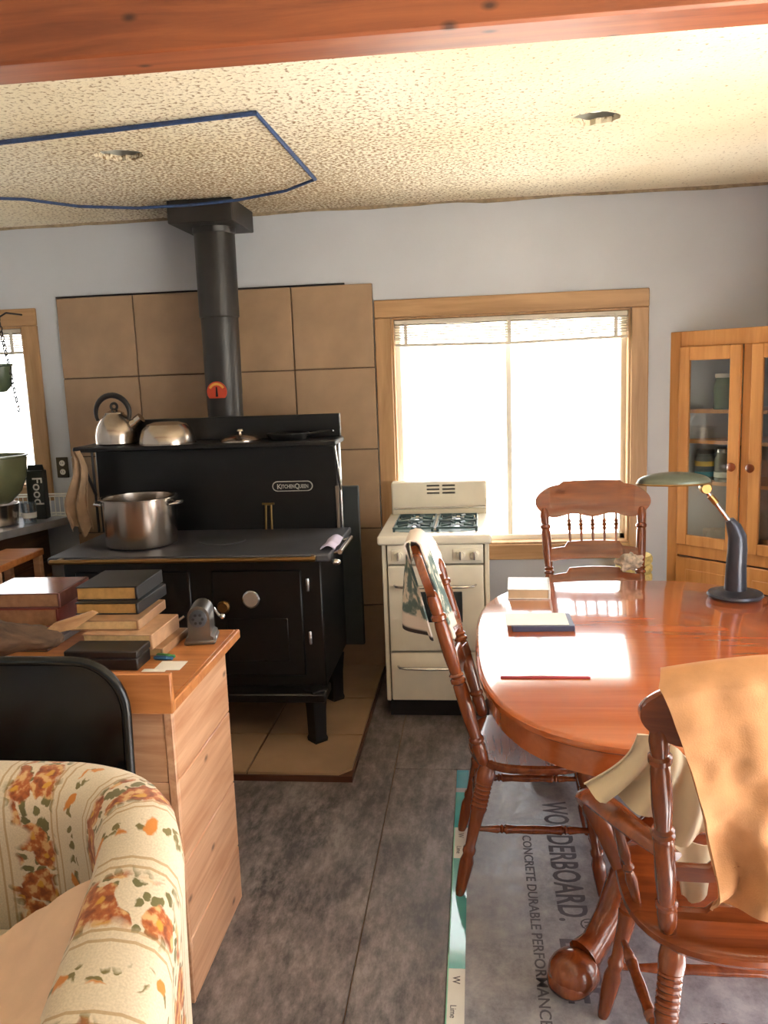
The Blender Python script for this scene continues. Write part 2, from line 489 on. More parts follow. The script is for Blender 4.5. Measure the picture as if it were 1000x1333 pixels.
# ceiling with two ragged holes where the recessed lights were cut in
HOLES = [(-1.342, 3.30), (.438, 3.243)]
cme = MB().box((XL, YF, ZC), (XR, YB, ZC + .02)); ceil_o = obj('ceiling', cme, MATS['ceiling'], None, 0)
for k, (hx, hy) in enumerate(HOLES):
    rnd = random.Random(k + 3)
    poly = [(hx + (.082 + rnd.uniform(-.012, .012)) * (1.12 if abs(math.cos(t)) > .8 else .95) * math.cos(t), hy + (.082 + rnd.uniform(-.012, .012)) * math.sin(t)) for t in [i * 2 * PI / 26 for i in range(26)]]
    cut = obj('cut', MB().prism(poly, ZC - .05, ZC + .07), M_WALL, None, 0)
    md = ceil_o.modifiers.new('hole', 'BOOLEAN'); md.object = cut; md.operation = 'DIFFERENCE'; md.solver = 'EXACT'
    me = bpy.data.meshes.new_from_object(ceil_o.evaluated_get(bpy.context.evaluated_depsgraph_get()))
    ceil_o.modifiers.clear(); ceil_o.data = me; bpy.data.objects.remove(cut)
ceil_o['kind'] = 'structure'

# floor: subfloor slab with separate sheets laid on it
floor = struct('floor', MB().box((XL - TW, YF - TW, -.06), (XR + TW, YB + TW, -.008)), wood('plywood_subfloor', (150, 116, 78), (124, 92, 58), 'y', .8), 0)
g = .0018
sheets = [(-3.1, -1.6, -.377, 4.58, 'cement'), (-.377, -1.6, -.112, 3.365, 'cement'), (-.377, 3.365, 1.6, 4.58, 'cement'),
          (-.112, 1.2, .80, 3.365, 'backer'), (.80, 1.2, 1.6, 3.365, 'backer'), (-.112, -1.6, 1.6, 1.2, 'cement')]
for x0, y0, x1, y1, mn in sheets:
    obj('floor_sheet', MB().box((x0 + g, y0 + g, -.0085), (x1 - g, y1 - g, 0), .0015), MATS[mn], floor, 0)
xd, yd = (0, -1, 0), (1, 0, 0)
text('lettering', 'WONDERBOARD.', .128, M_INK, floor, (.224, 3.105, .0004), xd, yd, width=.70, bold=.002)
text('lettering', '®', .075, M_INK, floor, (.283, 2.395, .0004), xd, yd)
text('lettering', 'LITE', .140, M_INK, floor, (.215, 2.305, .0004), xd, yd, width=1.05, bold=.002)
text('lettering', 'CONCRETE DURABLE PERFORMANCE', .044, M_INK, floor, (.134, 2.86, .0004), xd, yd, width=1.22, bold=.0004)

# beam across the room
beam = struct('trim_1', MB().box((XL, 1.872, 2.36), (XR, 1.995, ZC), .006), M_BEAM)
mbt = MB()
n = 70
pts_t = []
for i in range(n + 1):
    x = XL + (XR - XL) * i / n
    pts_t.append((x, .012 + .008 * fbm((x * 3, 0, 0)), .0))
R = []
for (x, d, _) in pts_t:
    R.append([(x, YB + .001, ZC + .002), (x, YB - .008, ZC + .002), (x, YB - .008, ZC - d), (x, YB + .001, ZC - d * 1.2)])
mbt.rings(R)
struct('trim_2', mbt, plain('torn_drywall_tape', (150, 132, 106), .9, var=.3, scale=30))

# ------------------------------------------------------------------ wall tiles behind the wood stove (children of the wall)
TX0, TX1, TZ1 = -2.295, -.537, 2.14
pw = (TX1 - TX0) / 4
obj('tile_backing', MB().box((TX0 + .004, YB - .012, .0), (TX1 - .002, YB + .001, TZ1 - .004)), M_GROUT, wall_back, 0)
zr = [TZ1, 1.70, 1.262, .824, .386, 0.0]
proto = {}
for r in range(5):
    for c in range(4):
        hh = zr[r] - zr[r + 1] - .006
        key = round(hh, 3)
        if key not in proto:
            proto[key] = obj('tile', MB().box((-pw / 2 + .003, -.008, -hh / 2), (pw / 2 - .003, .006, hh / 2), .003), M_TILE, wall_back)
            t = proto[key]
        else: t = share(proto[key], 'tile', (0, 0, 0), wall_back)
        t.location = (TX0 + pw * (c + .5) , YB - .013 - .0015 * ((r * 7 + c * 3) % 3) / 3, (zr[r] + zr[r + 1]) / 2)
obj('tile_edge_strip', MB().box((TX0, YB - .016, TZ1 - .002), (TX1 - .15, YB, TZ1 + .007)), M_DARK, wall_back)

# ------------------------------------------------------------------ windows
def window(name, op, trims, mull=True, side='back'):
    x0, x1, z0, z1 = op
    if side == 'back': P = lambda a, d, z: (a, YB + d, z)
    else: P = lambda a, d, z: (XR + d, a, z)
    def bx(nm, a, b, mt, par, bev=.004): return obj(nm, MB().box(P(*a), P(*b), bev), mt, par)
    fr = MB()
    t = .04
    for a, b in (((x0, .07, z0), (x0 + t, .125, z1)), ((x1 - t, .07, z0), (x1, .125, z1)), ((x0, .07, z0), (x1, .125, z0 + t)), ((x0, .07, z1 - t), (x1, .125, z1))):
        fr.box(P(*a), P(*b), .004)
    root = struct(name, fr, M_VINYL)
    if mull:
        xm = (x0 + x1) / 2 - .005
        bx('mullion', (xm - .015, .075, z0 + t), (xm + .015, .12, z1 - t), M_VINYL, root)
        bx('pane', (x0 + t, .092, z0 + t), (xm - .02, .097, z1 - t), M_GLASS, root, 0)
        bx('pane', (xm + .02, .102, z0 + t), (x1 - t, .107, z1 - t), M_GLASS, root, 0)
    else:
        bx('pane', (x0 + t, .092, z0 + t), (x1 - t, .097, z1 - t), M_GLASS, root, 0)
    # jamb lining
    for a, b in (((x0 - .002, -.002, z0), (x0 + .012, .075, z1)), ((x1 - .012, -.002, z0), (x1 + .002, .075, z1)), ((x0, -.002, z1 - .012), (x1, .075, z1 + .002)), ((x0, -.01, z0 - .002), (x1, .075, z0 + .012))):
        bx('jamb', a, b, M_OAKZ, root)
    tw = trims
    bx('casing', (x0 - tw, -.018, z0 - .085), (x0, .001, z1), M_OAKZ, root)
    bx('casing', (x1, -.018, z0 - .085), (x1 + tw, .001, z1), M_OAKZ, root)
    bx('casing', (x0 - tw, -.02, z1), (x1 + tw, .001, z1 + .093), M_OAK, root)
    bx('casing', (x0, -.018, z0 - .085), (x1, .001, z0), M_OAK, root)
    return root


window('window_1', W1, .092, False)
window('window_2', W2, .088, True)
window('window_3', W3, .09, True, 'right')

# blinds bunched up at the head of the windows
def blind(x0, x1, z1, label, sag):
    root = thing('window_blind', label, 'blind', ((x0 + x1) / 2, YB + .03, z1 - .12))
    mt = plain('blind_slat', (206, 198, 182), .5, var=.05)
    obj('head_rail', MB().box((x0, YB + .008, z1 - .026), (x1, YB + .055, z1 - .001), .003), mt, root)
    xm = (x0 + x1) / 2
    for k in range(7):
        def fn(u, v, k=k):
            x = x0 + (x1 - x0) * u
            s_ = abs(2 * u - 1)
            z = z1 - .03 - k * .0125 - sag * (1 - s_) * (k / 7.0) * .5 - (.018 * math.sin(u * 2 * PI + k) * sag * 8 if k in (2, 3) else 0) * .5
            return (x, YB + .008 + .046 * v, z + .004 * math.sin(PI * v) + .002 * math.sin(u * 17 + k))
        obj('slat', MB().grid(24, 2, fn, .0025), mt, root)
    obj('bottom_rail', MB().grid(24, 1, lambda u, v: (x0 + (x1 - x0) * u, YB + .01 + .04 * v, z1 - .125 - sag * (1 - abs(2 * u - 1)) * .5), .014), mt, root)
    for xx in (x0 + .06, xm, x1 - .06):
        obj('ladder_tape', MB().box((xx - .009, YB + .004, z1 - .14), (xx + .009, YB + .008, z1 - .01)), mt, root)
    return root


blind(W2[0] + .015, W2[1] - .015, W2[3] - .012, 'pale slatted blind bunched up at the head of the wide window', .02)
blind(W1[0] + .015, W1[1] - .015, W1[3] - .012, 'pale slatted blind raised at the head of the window over the sink', .0)

# ------------------------------------------------------------------ recessed lights and blue cord on the ceiling
for (hx, hy), lab in zip(HOLES, ('recessed can light in a ragged ceiling hole inside the blue cord loop', 'recessed can light in a ragged ceiling hole over the table')):
    r = thing('recessed_light', lab, 'ceiling light', (hx, hy, ZC))
    h = MB(); h.lathe((hx, hy, ZC + .016), (hx, hy, ZC + .16), [(0, .11), (1, .11)], 20, caps=False)
    h.lathe((hx, hy, ZC + .155), (hx, hy, ZC + .16), [(0, .11), (1, .11)], 20)
    obj('housing', h, plain('can_metal', (190, 188, 180), .45, .2), r)
    obj('bulb', MB().lathe((hx, hy, ZC + .02), (hx, hy, ZC + .157), [(0, .004), (.05, .03), (.2, .045), (.4, .042), (.7, .02), (1, .018)], 16), plain('bulb_glass', (235, 235, 228), .3), r)

cord = [(-2.6, 3.10, 2.518), (-1.651, 2.988, 2.518), (-1.2, 2.932, 2.518), (-.698, 2.872, 2.52), (-.690, 3.3, 2.515), (-.679, 3.801, 2.508)]
k = [(-.679, 3.801), (-.85, 3.99), (-1.11, 4.115), (-1.35, 4.12), (-1.60, 4.09), (-1.85, 4.0), (-2.03, 3.83), (-2.35, 3.65), (-2.6, 3.52)]
cz = [2.508, 2.508, 2.506, 2.497, 2.492, 2.497, 2.508, 2.505, 2.508]
single('blue_cord', MB().tube(cord, .0085, 8).tube([(a, b, c) for (a, b), c in zip(k, cz)], .007, 8), plain('blue_rope', (44, 66, 108), .7, var=.3, scale=60), (-.698, 2.872, 2.5), 'dark blue cord strung in a loop under the ceiling', 'cord')

# ================================================================== WOOD COOK STOVE ON ITS TILED HEARTH
HX0, HX1, HY0, HY1, HZ = -2.10, -.545, 3.237, 4.565, .036
hp = thing('stove_hearth', 'low beige tiled hearth pad under the black wood stove', 'hearth', (-1.4, 3.9, 0))
poly = [(HX0, HY0), (HX1 - .06, HY0), (HX1, HY0 + .06), (HX1, HY1), (HX0, HY1)]
obj('base_board', MB().prism([(HX0, HY0 - .004), (HX1 + .004, HY0 - .004), (HX1 + .004, HY1), (HX0, HY1)], 0, .026), wood('hearth_edge', (92, 54, 34), (66, 38, 24), 'x', .5), hp, 0)
xs = [HX0, -1.84, -1.43, -.99, HX1]; ys = [HY0, 3.62, 4.06, HY1]
for i in range(4):
    for j in range(3):
        q = [(xs[i] + .004, ys[j] + .004), (xs[i + 1] - .004, ys[j] + .004), (xs[i + 1] - .004, ys[j + 1] - .004), (xs[i] + .004, ys[j + 1] - .004)]
        if i == 3 and j == 0: q = [q[0], (q[1][0] - .05, q[1][1]), (q[1][0], q[1][1] + .05), q[2], q[3]]
        obj('tile', MB().prism(q, .022, HZ), M_TILE, hp, 0)

st = thing('wood_cookstove', 'black wood-burning cookstove with warming shelf on the tiled hearth', 'stove', (-1.29, 3.85, HZ))
SX0, SX1 = -1.90, -.70
obj('body', MB().box((SX0, 3.60, .275), (SX1, 4.20, .872), .006), M_BLACK, st)
for lx in (SX0 + .05, SX1 - .045):
    for ly in (3.555, 4.05):
        obj('leg', MB().lathe((lx, ly, HZ), (lx, ly, .285), [(0, .045), (.06, .048), (.12, .042), (.6, .045), (1, .055)], 4), M_BLACK, st, 20)
obj('ash_ledge', MB().box((SX0 - .01, 3.50, .235), (SX1 + .01, 3.66, .276), .006), M_BLACK, st)
d1 = obj('oven_door', MB().box((-1.20, 3.588, .33), (-.79, 3.602, .82), .005), M_BLACK, st)
obj('oven_window_frame', MB().box((-1.14, 3.584, .40), (-.86, 3.589, .60), .003), M_BLACK, d1)
for hz in (.753, .509):
    obj('hinge', MB().lathe((-.762, 3.59, hz - .03), (-.762, 3.59, hz + .03), [(0, .008), (.1, .01), (.9, .01), (1, .008)], 10), M_CHROME, st)
obj('dial', MB().lathe((-1.02, 3.589, .692), (-1.02, 3.572, .692), [(0, .04), (.8, .04), (1, .034)], 22), M_CHROME, d1)
obj('dial_face', MB().lathe((-1.02, 3.5725, .692), (-1.02, 3.570, .692), [(0, .033), (1, .033)], 22), plain('dial_face', (150, 132, 118), .5), d1)
obj('door_knob', MB().lathe((-1.135, 3.59, .668), (-1.135, 3.52, .668), [(0, .012), (.55, .012), (.6, .026), (.85, .03), (1, .022)], 16), M_BRASS, d1)
d2 = obj('firebox_door', MB().box((-1.84, 3.588, .42), (-1.30, 3.602, .82), .005), M_BLACK, st)
obj('latch', MB().tube([(-1.33, 3.585, .62), (-1.33, 3.555, .62), (-1.36, 3.545, .60)], .009), M_CHROME, d2)
obj('cooktop', MB().box((-1.93, 3.52, .872), (-.645, 4.17, .905), .006), M_IRON, st)
for cx in (-1.6, -1.22):
    obj('lid', MB().lathe((cx, 3.86, .904), (cx, 3.86, .9075), [(0, .11), (1, .108)], 24), M_IRON, st)
rail = obj('towel_rail', MB().tube([(-1.90, 3.488, .892), (-.70, 3.488, .892)], .011), M_BRASS, st)
for rx in (-1.86, -.715):
    obj('rail_bracket', MB().box((rx - .012, 3.482, .880), (rx + .012, 3.525, .903), .003), M_BRASS, rail)
sh_ = obj('side_rail', MB().tube([(-.612, 3.60, .898), (-.612, 3.93, .898)], .011), M_CHROME, st)
for ry in (3.63, 3.90):
    obj('rail_bracket', MB().tube([(-.612, ry, .898), (-.66, ry, .888)], .008), M_CHROME, sh_)
obj('rail_foot', MB().ball((-.625, 3.56, .862), (.022, .02, .014)), M_CHROME, st)
SPY = 4.15
obj('backsplash', MB().box((-1.955, SPY, .90), (-.70, SPY + .02, 1.345), .004), M_BLACK, st)
obj('warming_shelf', MB().box((-1.985, 3.965, 1.335), (-.672, 4.235, 1.362), .006), M_BLACK, st)
obj('upper_panel', MB().box((-1.78, 4.215, 1.36), (-.688, 4.235, 1.477), .004), M_BLACK, st)
obj('panel_edge', MB().box((-.690, 4.212, 1.355), (-.682, 4.237, 1.479), .002), M_CHROME, st)
for bx_ in (-1.97, -.685):
    obj('shelf_bracket', MB().tube([(bx_, 4.0, 1.335), (bx_, 4.05, 1.25), (bx_, 4.148, 1.10)], .008).tube([(bx_, 4.146, 1.335), (bx_, 4.146, .905)], .007), M_CHROME if bx_ > -1 else M_PIPE, st)
obj('corner_post', MB().box((-.712, SPY - .012, .905), (-.696, SPY + .002, 1.12), .002), plain('post_metal', (140, 124, 110), .4, .7), st)
M_PLATE = plain('plate_silver', (196, 192, 182), .4, .2); pp = []
for a in range(9): pp.append((.078 + .026 * math.cos(-PI / 2 + a * PI / 8), .026 * math.sin(-PI / 2 + a * PI / 8)))
for a in range(9): pp.append((-.078 + .026 * math.cos(PI / 2 + a * PI / 8), .026 * math.sin(PI / 2 + a * PI / 8)))
cxn, czn = -.931, 1.123
plate = obj('nameplate', MB().extr(pp, lambda x, z: (cxn + x, SPY + .001, czn + z), (0, -.004, 0)), M_PLATE, st)
obj('plate_field', MB().extr([(x * .955, z * .84) for x, z in pp], lambda x, z: (cxn + x, SPY - .002, czn + z), (0, -.003, 0)), M_BLACK, plate)
text('lettering', 'K', .036, M_PLATE, plate, (cxn - .080, SPY - .0055, czn - .013), (1, 0, 0), (0, 0, 1), bold=.0006)
text('lettering', 'ITCHEN', .027, M_PLATE, plate, (cxn - .058, SPY - .0055, czn - .010), (1, 0, 0), (0, 0, 1), width=.72, bold=.0005)
text('lettering', 'Q', .036, M_PLATE, plate, (cxn + .012, SPY - .0055, czn - .012), (1, 0, 0), (0, 0, 1), width=.85, bold=.0006)
text('lettering', 'UEEN', .027, M_PLATE, plate, (cxn + .034, SPY - .0055, czn - .010), (1, 0, 0), (0, 0, 1), width=.72, bold=.0005)
obj('damper_handle', MB().tube([(-1.078, SPY - .012, .905), (-1.072, SPY - .012, 1.03), (-1.045, SPY - .012, 1.03), (-1.047, SPY - .012, .905)], .006).tube([(-1.09, SPY - .012, 1.037), (-1.028, SPY - .012, 1.037)], .006), M_BRASS, st)
obj('rear_shield', MB().box((-.76, 4.27, .25), (-.615, 4.30, 1.10), .004), plain('slate_shield', (46, 52, 52), .6), st)

PXc, PYc = -1.305, 4.335
pipe = thing('stove_pipe', 'round black stovepipe rising from the cookstove to the ceiling', 'stovepipe', (PXc, PYc, 1.30))
obj('pipe', MB().lathe((PXc - .004, PYc, 1.22), (PXc, PYc, 2.44), [(0, .092), (.30, .092), (.305, .094), (.62, .096), (.625, .102), (1, .103)], 28), M_PIPE, pipe)
obj('collar', MB().lathe((PXc, PYc, 2.39), (PXc, PYc, 2.425), [(0, .103), (.2, .108), (.9, .108), (1, .103)], 28), M_PIPE, pipe)
bx0 = obj('support_box', MB().box((-1.475, 4.14, 2.42), (-1.15, 4.53, 2.528), .004), M_PIPE, pipe)
gz = PYc - .098
gp = MB(); sm = [( .052 * math.cos(a * PI / 14), .052 * math.sin(a * PI / 14)) for a in range(-3, 18)]
obj('gauge', MB().extr(sm, lambda x, z: (-1.315 + x, gz - .001, 1.605 + z), (0, -.006, 0)), plain('gauge_red', (176, 56, 30), .5), pipe)
arc = [(.045 * math.cos(a), .045 * math.sin(a)) for a in [PI * .15 + i * .1 for i in range(23)]] + [(.033 * math.cos(a), .033 * math.sin(a)) for a in reversed([PI * .15 + i * .1 for i in range(23)])]
obj('gauge_scale', MB().extr(arc, lambda x, z: (-1.315 + x, gz - .0065, 1.605 + z), (0, -.0015, 0)), plain('gauge_yellow', (206, 150, 60), .5), pipe)
obj('gauge_needle', MB().extr([(-.006, -.02), (.006, -.02), (.003, .03), (-.003, .03)], lambda x, z: (-1.315 + x, gz - .008, 1.60 + z), (0, -.002, 0)), M_DARK, pipe)

# things standing on the stove
def vessel(mb, c, prof, seg=36):
    return mb.lathe((c[0], c[1], c[2]), (c[0], c[1], c[2] + 1), prof, seg, caps=False)


pot = thing('stock_pot', 'large stainless stock pot on the stove top', 'pot', (-1.595, 3.80, .9072))
pc = (-1.595, 3.80, .9072)
obj('pot_body', vessel(MB(), pc, [(0, .0), (.0, .15), (.006, .162), (.02, .166), (.21, .168), (.222, .168), (.226, .184), (.230, .184), (.232, .172), (.228, .163), (.20, .161), (.012, .158), (.010, 0)]), M_STEEL, pot, 30)
for sgn in (-1, 1):
    obj('handle', MB().tube([(pc[0] + sgn * .165, pc[1] - .05, pc[2] + .195), (pc[0] + sgn * .20, pc[1] - .045, pc[2] + .20), (pc[0] + sgn * .215, pc[1], pc[2] + .202), (pc[0] + sgn * .20, pc[1] + .045, pc[2] + .20), (pc[0] + sgn * .165, pc[1] + .05, pc[2] + .195)], .007), M_CHROME, pot)

kt = thing('tea_kettle', 'round stainless whistling kettle with black ring handle on the warming shelf', 'kettle', (-1.81, 4.10, 1.362))
kc = (-1.81, 4.10, 1.362)
obj('kettle_body', vessel(MB(), kc, [(0, 0), (0, .095), (.008, .102), (.05, .102), (.09, .093), (.125, .075), (.15, .05), (.156, .046), (.157, 0)]), M_STEEL, kt, 30)
ld = obj('kettle_lid', vessel(MB(), kc, [(.154, .048), (.160, .046), (.172, .02), (.176, 0)]), M_STEEL, kt)
obj('lid_knob', MB().tube([(kc[0] + .016 * math.cos(a * PI / 8), kc[1], kc[2] + .190 + .016 * math.sin(a * PI / 8)) for a in range(16)], .007, 8, closed=True), M_PIPE, ld)
obj('handle', MB().tube([(kc[0] - .01 + .088 * math.cos(a), kc[1], kc[2] + .158 + .088 * math.sin(a)) for a in [math.radians(v) for v in range(-35, 216, 12)]], [.008 + .007 * math.sin((i) / 20 * PI) for i in range(21)], 10), M_PIPE, kt)
obj('spout', MB().lathe((kc[0] + .07, kc[1], kc[2] + .085), (kc[0] + .138, kc[1], kc[2] + .130), [(0, .03), (.6, .022), (.62, .026), (1, .026)], 14), M_STEEL, kt)
bowl = MB(); bc = (-1.535, 4.072, 1.362)
vessel(bowl, bc, [(0, .141), (.004, .141), (.006, .137), (.03, .135), (.07, .122), (.095, .098), (.106, .06), (.107, 0)])
vessel(bowl, bc, [(.0, .138), (.03, .131), (.07, .118), (.093, .095), (.103, .06), (.104, 0)])
single('mixing_bowl', bowl, M_STEEL, bc, 'upturned stainless mixing bowl on the warming shelf beside the kettle', 'bowl', smooth=30)
# flat pans lying on the right half of the shelf
pn = thing('frying_pan', 'flat dark skillet lying on the warming shelf near its end', 'pan', (-.98, 4.11, 1.362))
obj('pan_body', vessel(MB(), (-.93, 4.11, 1.362), [(0, 0), (0, .085), (.03, .105), (.033, .105), (.031, .10), (.004, .082), (.004, 0)]), M_BLACK, pn)
obj('pan_handle', MB().tube([(-.84, 4.11, 1.385), (-.76, 4.10, 1.398), (-.70, 4.09, 1.40)], [.012, .012, .009], 8, flat=.5), M_PIPE, pn)
lidp = MB(); vessel(lidp, (-1.17, 4.10, 1.362), [(0, .10), (.006, .10), (.018, .085), (.03, .05), (.036, .0)]); lidp.lathe((-1.17, 4.10, 1.396), (-1.17, 4.10, 1.42), [(0, .008), (.5, .008), (.6, .018), (1, .015)], 12)
single('pot_lid', lidp, M_STEEL, (-1.17, 4.10, 1.362), 'domed steel pot lid lying flat on the warming shelf', 'lid')
def rag_fn(u, v):
    z = 1.345 - .40 * v
    wd = .03 + .075 * min(1, v * 1.6) - .02 * max(0, v - .8) * 5 * abs(u - .5)
    return (-1.965 + (u - .5) * 2 * wd * .6 + .018 * math.sin(v * 7), 3.948 + .014 * math.sin(u * 14 + v * 3) + .012 * fbm((u * 3, v * 4, 2)), z + .03 * math.sin(u * 9) * v)
single('dish_rag', MB().grid(16, 18, rag_fn, .004), plain('rag_beige', (168, 140, 112), .95, var=.15, scale=20), (-1.985, 3.96, .95), 'beige dish rag hanging from the end of the warming shelf', 'towel')
single('folded_cloth', MB().grid(8, 6, lambda u, v: (-.70 + .068 * u, 3.60 + .24 * v, .9125 + .03 * math.sin(PI * u) * .6 + .004 * math.sin(9 * v)), .005), plain('lavender_cloth', (196, 186, 206), .9), (-.66, 3.7, .905), 'pale lavender pad on the corner of the stove top', 'cloth')

# ================================================================== WHITE GAS RANGE
rg = thing('gas_range', 'old white enamel gas range in front of the window', 'stove', (-.21, 4.2, 0))
RX0, RX1, RY0, RY1 = -.462, .045, 3.885, 4.53
obj('plinth', MB().box((RX0 + .012, RY0 + .05, 0), (RX1 - .012, RY1, .10)), M_DARK, rg)
obj('carcass', MB().box((RX0, RY0 + .05, .09), (RX1, RY1, .875), .008).box((RX0, RY0 + .010, .09), (RX0 + .022, RY0 + .06, .875), .004).box((RX1 - .022, RY0 + .010, .09), (RX1, RY0 + .06, .875), .004), M_ENAMEL, rg)
dr = obj('drawer', MB().box((RX0 + .028, RY0 - .006, .098), (RX1 - .028, RY0 + .030, .338), .007, 2), M_ENAMEL, rg)
dv = obj('oven_door', MB().box((RX0 + .028, RY0 - .006, .346), (RX1 - .028, RY0 + .030, .766), .007, 2), M_ENAMEL, rg)
cp = obj('control_panel', MB().box((RX0 + .028, RY0 - .006, .774), (RX1 - .028, RY0 + .030, .866), .006, 2), M_ENAMEL, rg)
def bar(par, x0, x1, z):
    obj('handle', MB().tube([(x0, RY0 - .006, z), (x0 + .012, RY0 - .034, z), (x0 + .04, RY0 - .042, z), ((x0 + x1) / 2, RY0 - .045, z), (x1 - .04, RY0 - .042, z), (x1 - .012, RY0 - .034, z), (x1, RY0 - .006, z)], [.006, .008, .009, .012, .009, .008, .006], 10, flat=.8), M_CHROME, par)
bar(dr, -.40, -.07, .272); bar(dv, -.405, -.02, .672)
wp = [(-.325 + .0, 0)]
obj('oven_window', MB().box((-.335, RY0 - .009, .49), (-.085, RY0 - .005, .64), .003), plain('oven_glass', (40, 46, 48), .15), dv)
for x0, x1 in ((-.415, -.275), (-.125, .01)):
    pt = obj('knob_plate', MB().box((x0, RY0 - .013, .788), (x1, RY0 - .005, .846), .006, 2), M_ENAMEL, cp)
    for kx in (x0 + .035, x1 - .035):
        kb = obj('knob', MB().lathe((kx, RY0 - .012, .818), (kx, RY0 - .032, .818), [(0, .024), (.4, .024), (.5, .018), (1, .017)], 18), M_ENAMEL, pt)
        obj('knob_grip', MB().box((kx - .004, RY0 - .044, .798), (kx + .004, RY0 - .030, .838), .002), M_CHROME, kb) if False else obj('knob_grip', MB().box((kx - .004, RY0 - .044, .798), (kx + .004, RY0 - .030, .838), .002), M_CHROME, pt)
obj('cooktop', MB().box((RX0 - .017, RY0 - .018, .868), (RX1 + .012, RY1, .912), .012, 3), M_ENAMEL, rg)
ct = obj('burner_well', MB().prism([(-.21 + .205 * math.copysign(abs(math.cos(t)) ** .35, math.cos(t)), 4.16 + .20 * math.copysign(abs(math.sin(t)) ** .35, math.sin(t))) for t in [i * 2 * PI / 40 for i in range(40)]], .9115, .914), plain('burner_well', (120, 140, 138), .3), rg)
for gx in (-.315, -.105):
    for gy in (4.06, 4.26):
        gm = MB()
        gm.tube([(gx - .095, gy - .09, .93), (gx + .095, gy - .09, .93), (gx + .095, gy + .09, .93), (gx - .095, gy + .09, .93)], .006, 6, closed=True)
        for a in range(8):
            t = a * PI / 4 + PI / 8
            gm.tube([(gx + .035 * math.cos(t), gy + .035 * math.sin(t), .932), (gx + .085 * math.cos(t), gy + .082 * math.sin(t), .930)], .006, 6)
        for sx in (-1, 1):
            for sy in (-1, 1): gm.tube([(gx + sx * .092, gy + sy * .088, .912), (gx + sx * .092, gy + sy * .088, .932)], .006, 6)
        gr = obj('grate', gm, M_GRATE, rg)
        obj('burner', MB().lathe((gx, gy, .912), (gx, gy, .925), [(0, .035), (.6, .035), (1, .026)], 18), M_CHROME, rg)
obj('grate_bridge', MB().box((-.222, 3.98, .914), (-.198, 4.34, .927), .003), M_CHROME, rg)
bgd = obj('backguard', MB().box((RX0 - .005, 4.475, .905), (RX1 + .0, 4.545, 1.088), .014, 3), M_ENAMEL, rg)
for sxx in (-.275, -.192):
    for sz in (1.025, 1.045, 1.065):
        cut = obj('cut', MB().box((sxx, 4.46, sz - .0045), (sxx + .068, 4.51, sz + .0045)), M_ENAMEL, bgd, 0)
        md = bgd.modifiers.new('slot', 'BOOLEAN'); md.object = cut; md.operation = 'DIFFERENCE'; md.solver = 'EXACT'
        me = bpy.data.meshes.new_from_object(bgd.evaluated_get(bpy.context.evaluated_depsgraph_get()))
        bgd.modifiers.clear(); bgd.data = me; me.set_sharp_from_angle(angle=math.radians(20)); bpy.data.objects.remove(cut)
        obj('vent_slot', MB().box((sxx - .001, 4.498, sz - .005), (sxx + .069, 4.512, sz + .005)), plain('slot_shade', (48, 46, 42), .7), bgd)  # dark insert paints the shade deep inside the cut slot
obj('guard_rail', MB().tube([(RX0 + .01, 4.468, .945), (RX1 - .01, 4.468, .948)], .006), M_CHROME, bgd)

# ================================================================== CORNER CHINA CABINET
cb = thing('china_cabinet', 'built-in oak corner cabinet with two glazed doors', 'cabinet', (1.0, YB, 0), -PI / 4)
CW = .846
def cbx(nm, a, b, mt=M_CAB, par=cb, bev=.003): return obj(nm, MB().box(a, b, bev), mt, par)
cbx('stile', (0, -.001, 0), (.062, .022, 1.82)); cbx('stile', (CW - .062, -.001, 0), (CW, .022, 1.82))
cbx('stile', (.398, 0, .72), (.448, .02, 1.745))
cbx('top_rail', (.06, 0, 1.742), (CW - .06, .022, 1.82)); cbx('mid_rail', (.06, 0, .66), (CW - .06, .022, .725))
cbx('base_rail', (.06, 0, 0), (CW - .06, .022, .09))
def tri(z0, z1, nm, mt=M_CAB): return obj(nm, MB().prism([(.025, .023), (CW - .025, .023), (CW / 2 + .01, CW / 2 - .016), (CW / 2 - .01, CW / 2 - .016)], z0, z1), mt, cb, 0)
tri(1.80, 1.82, 'top_board'); tri(.70, .722, 'floor_board')
for z in (1.425, 1.27, 1.06): tri(z - .018, z, 'shelf')
obj('back_panel', MB().prism([(CW - .03, .024), (CW / 2, CW / 2 - .017), (CW / 2, CW / 2 - .03), (CW - .045, .024)], .722, 1.80), wood('cabinet_back', (120, 84, 54), (96, 64, 40), 'z', .6), cb, 0)
def gdoor(x0, x1, kx):
    z0, z1 = .722, 1.742; s = .058
    mb = MB().box((x0, -.02, z0), (x0 + s, .0, z1), .003).box((x1 - s, -.02, z0), (x1, .0, z1), .003).box((x0 + s, -.02, z0), (x1 - s, 0, z0 + .055), .003).box((x0 + s, -.02, z1 - .068), (x1 - s, 0, z1), .003)
    d = obj('glazed_door', mb, M_CAB, cb)
    obj('pane', MB().box((x0 + s - .004, -.012, z0 + .05), (x1 - s + .004, -.008, z1 - .064)), glassy('cabinet_glass', (.9, .92, .9, 1), .10), d, 0)
    obj('door_knob', MB().lathe((kx, -.02, 1.15), (kx, -.05, 1.15), [(0, .01), (.4, .009), (.55, .02), (.85, .022), (1, .012)], 16), M_CHAIR, d)
gdoor(.064, .397, .375); gdoor(.449, CW - .064, .471)
for x0, x1 in ((.064, .418), (.428, CW - .064)):
    d = cbx('lower_door', (x0, -.018, .095), (x1, .002, .655))
    cbx('raised_panel', (x0 + .06, -.022, .155), (x1 - .06, -.016, .595), par=d)

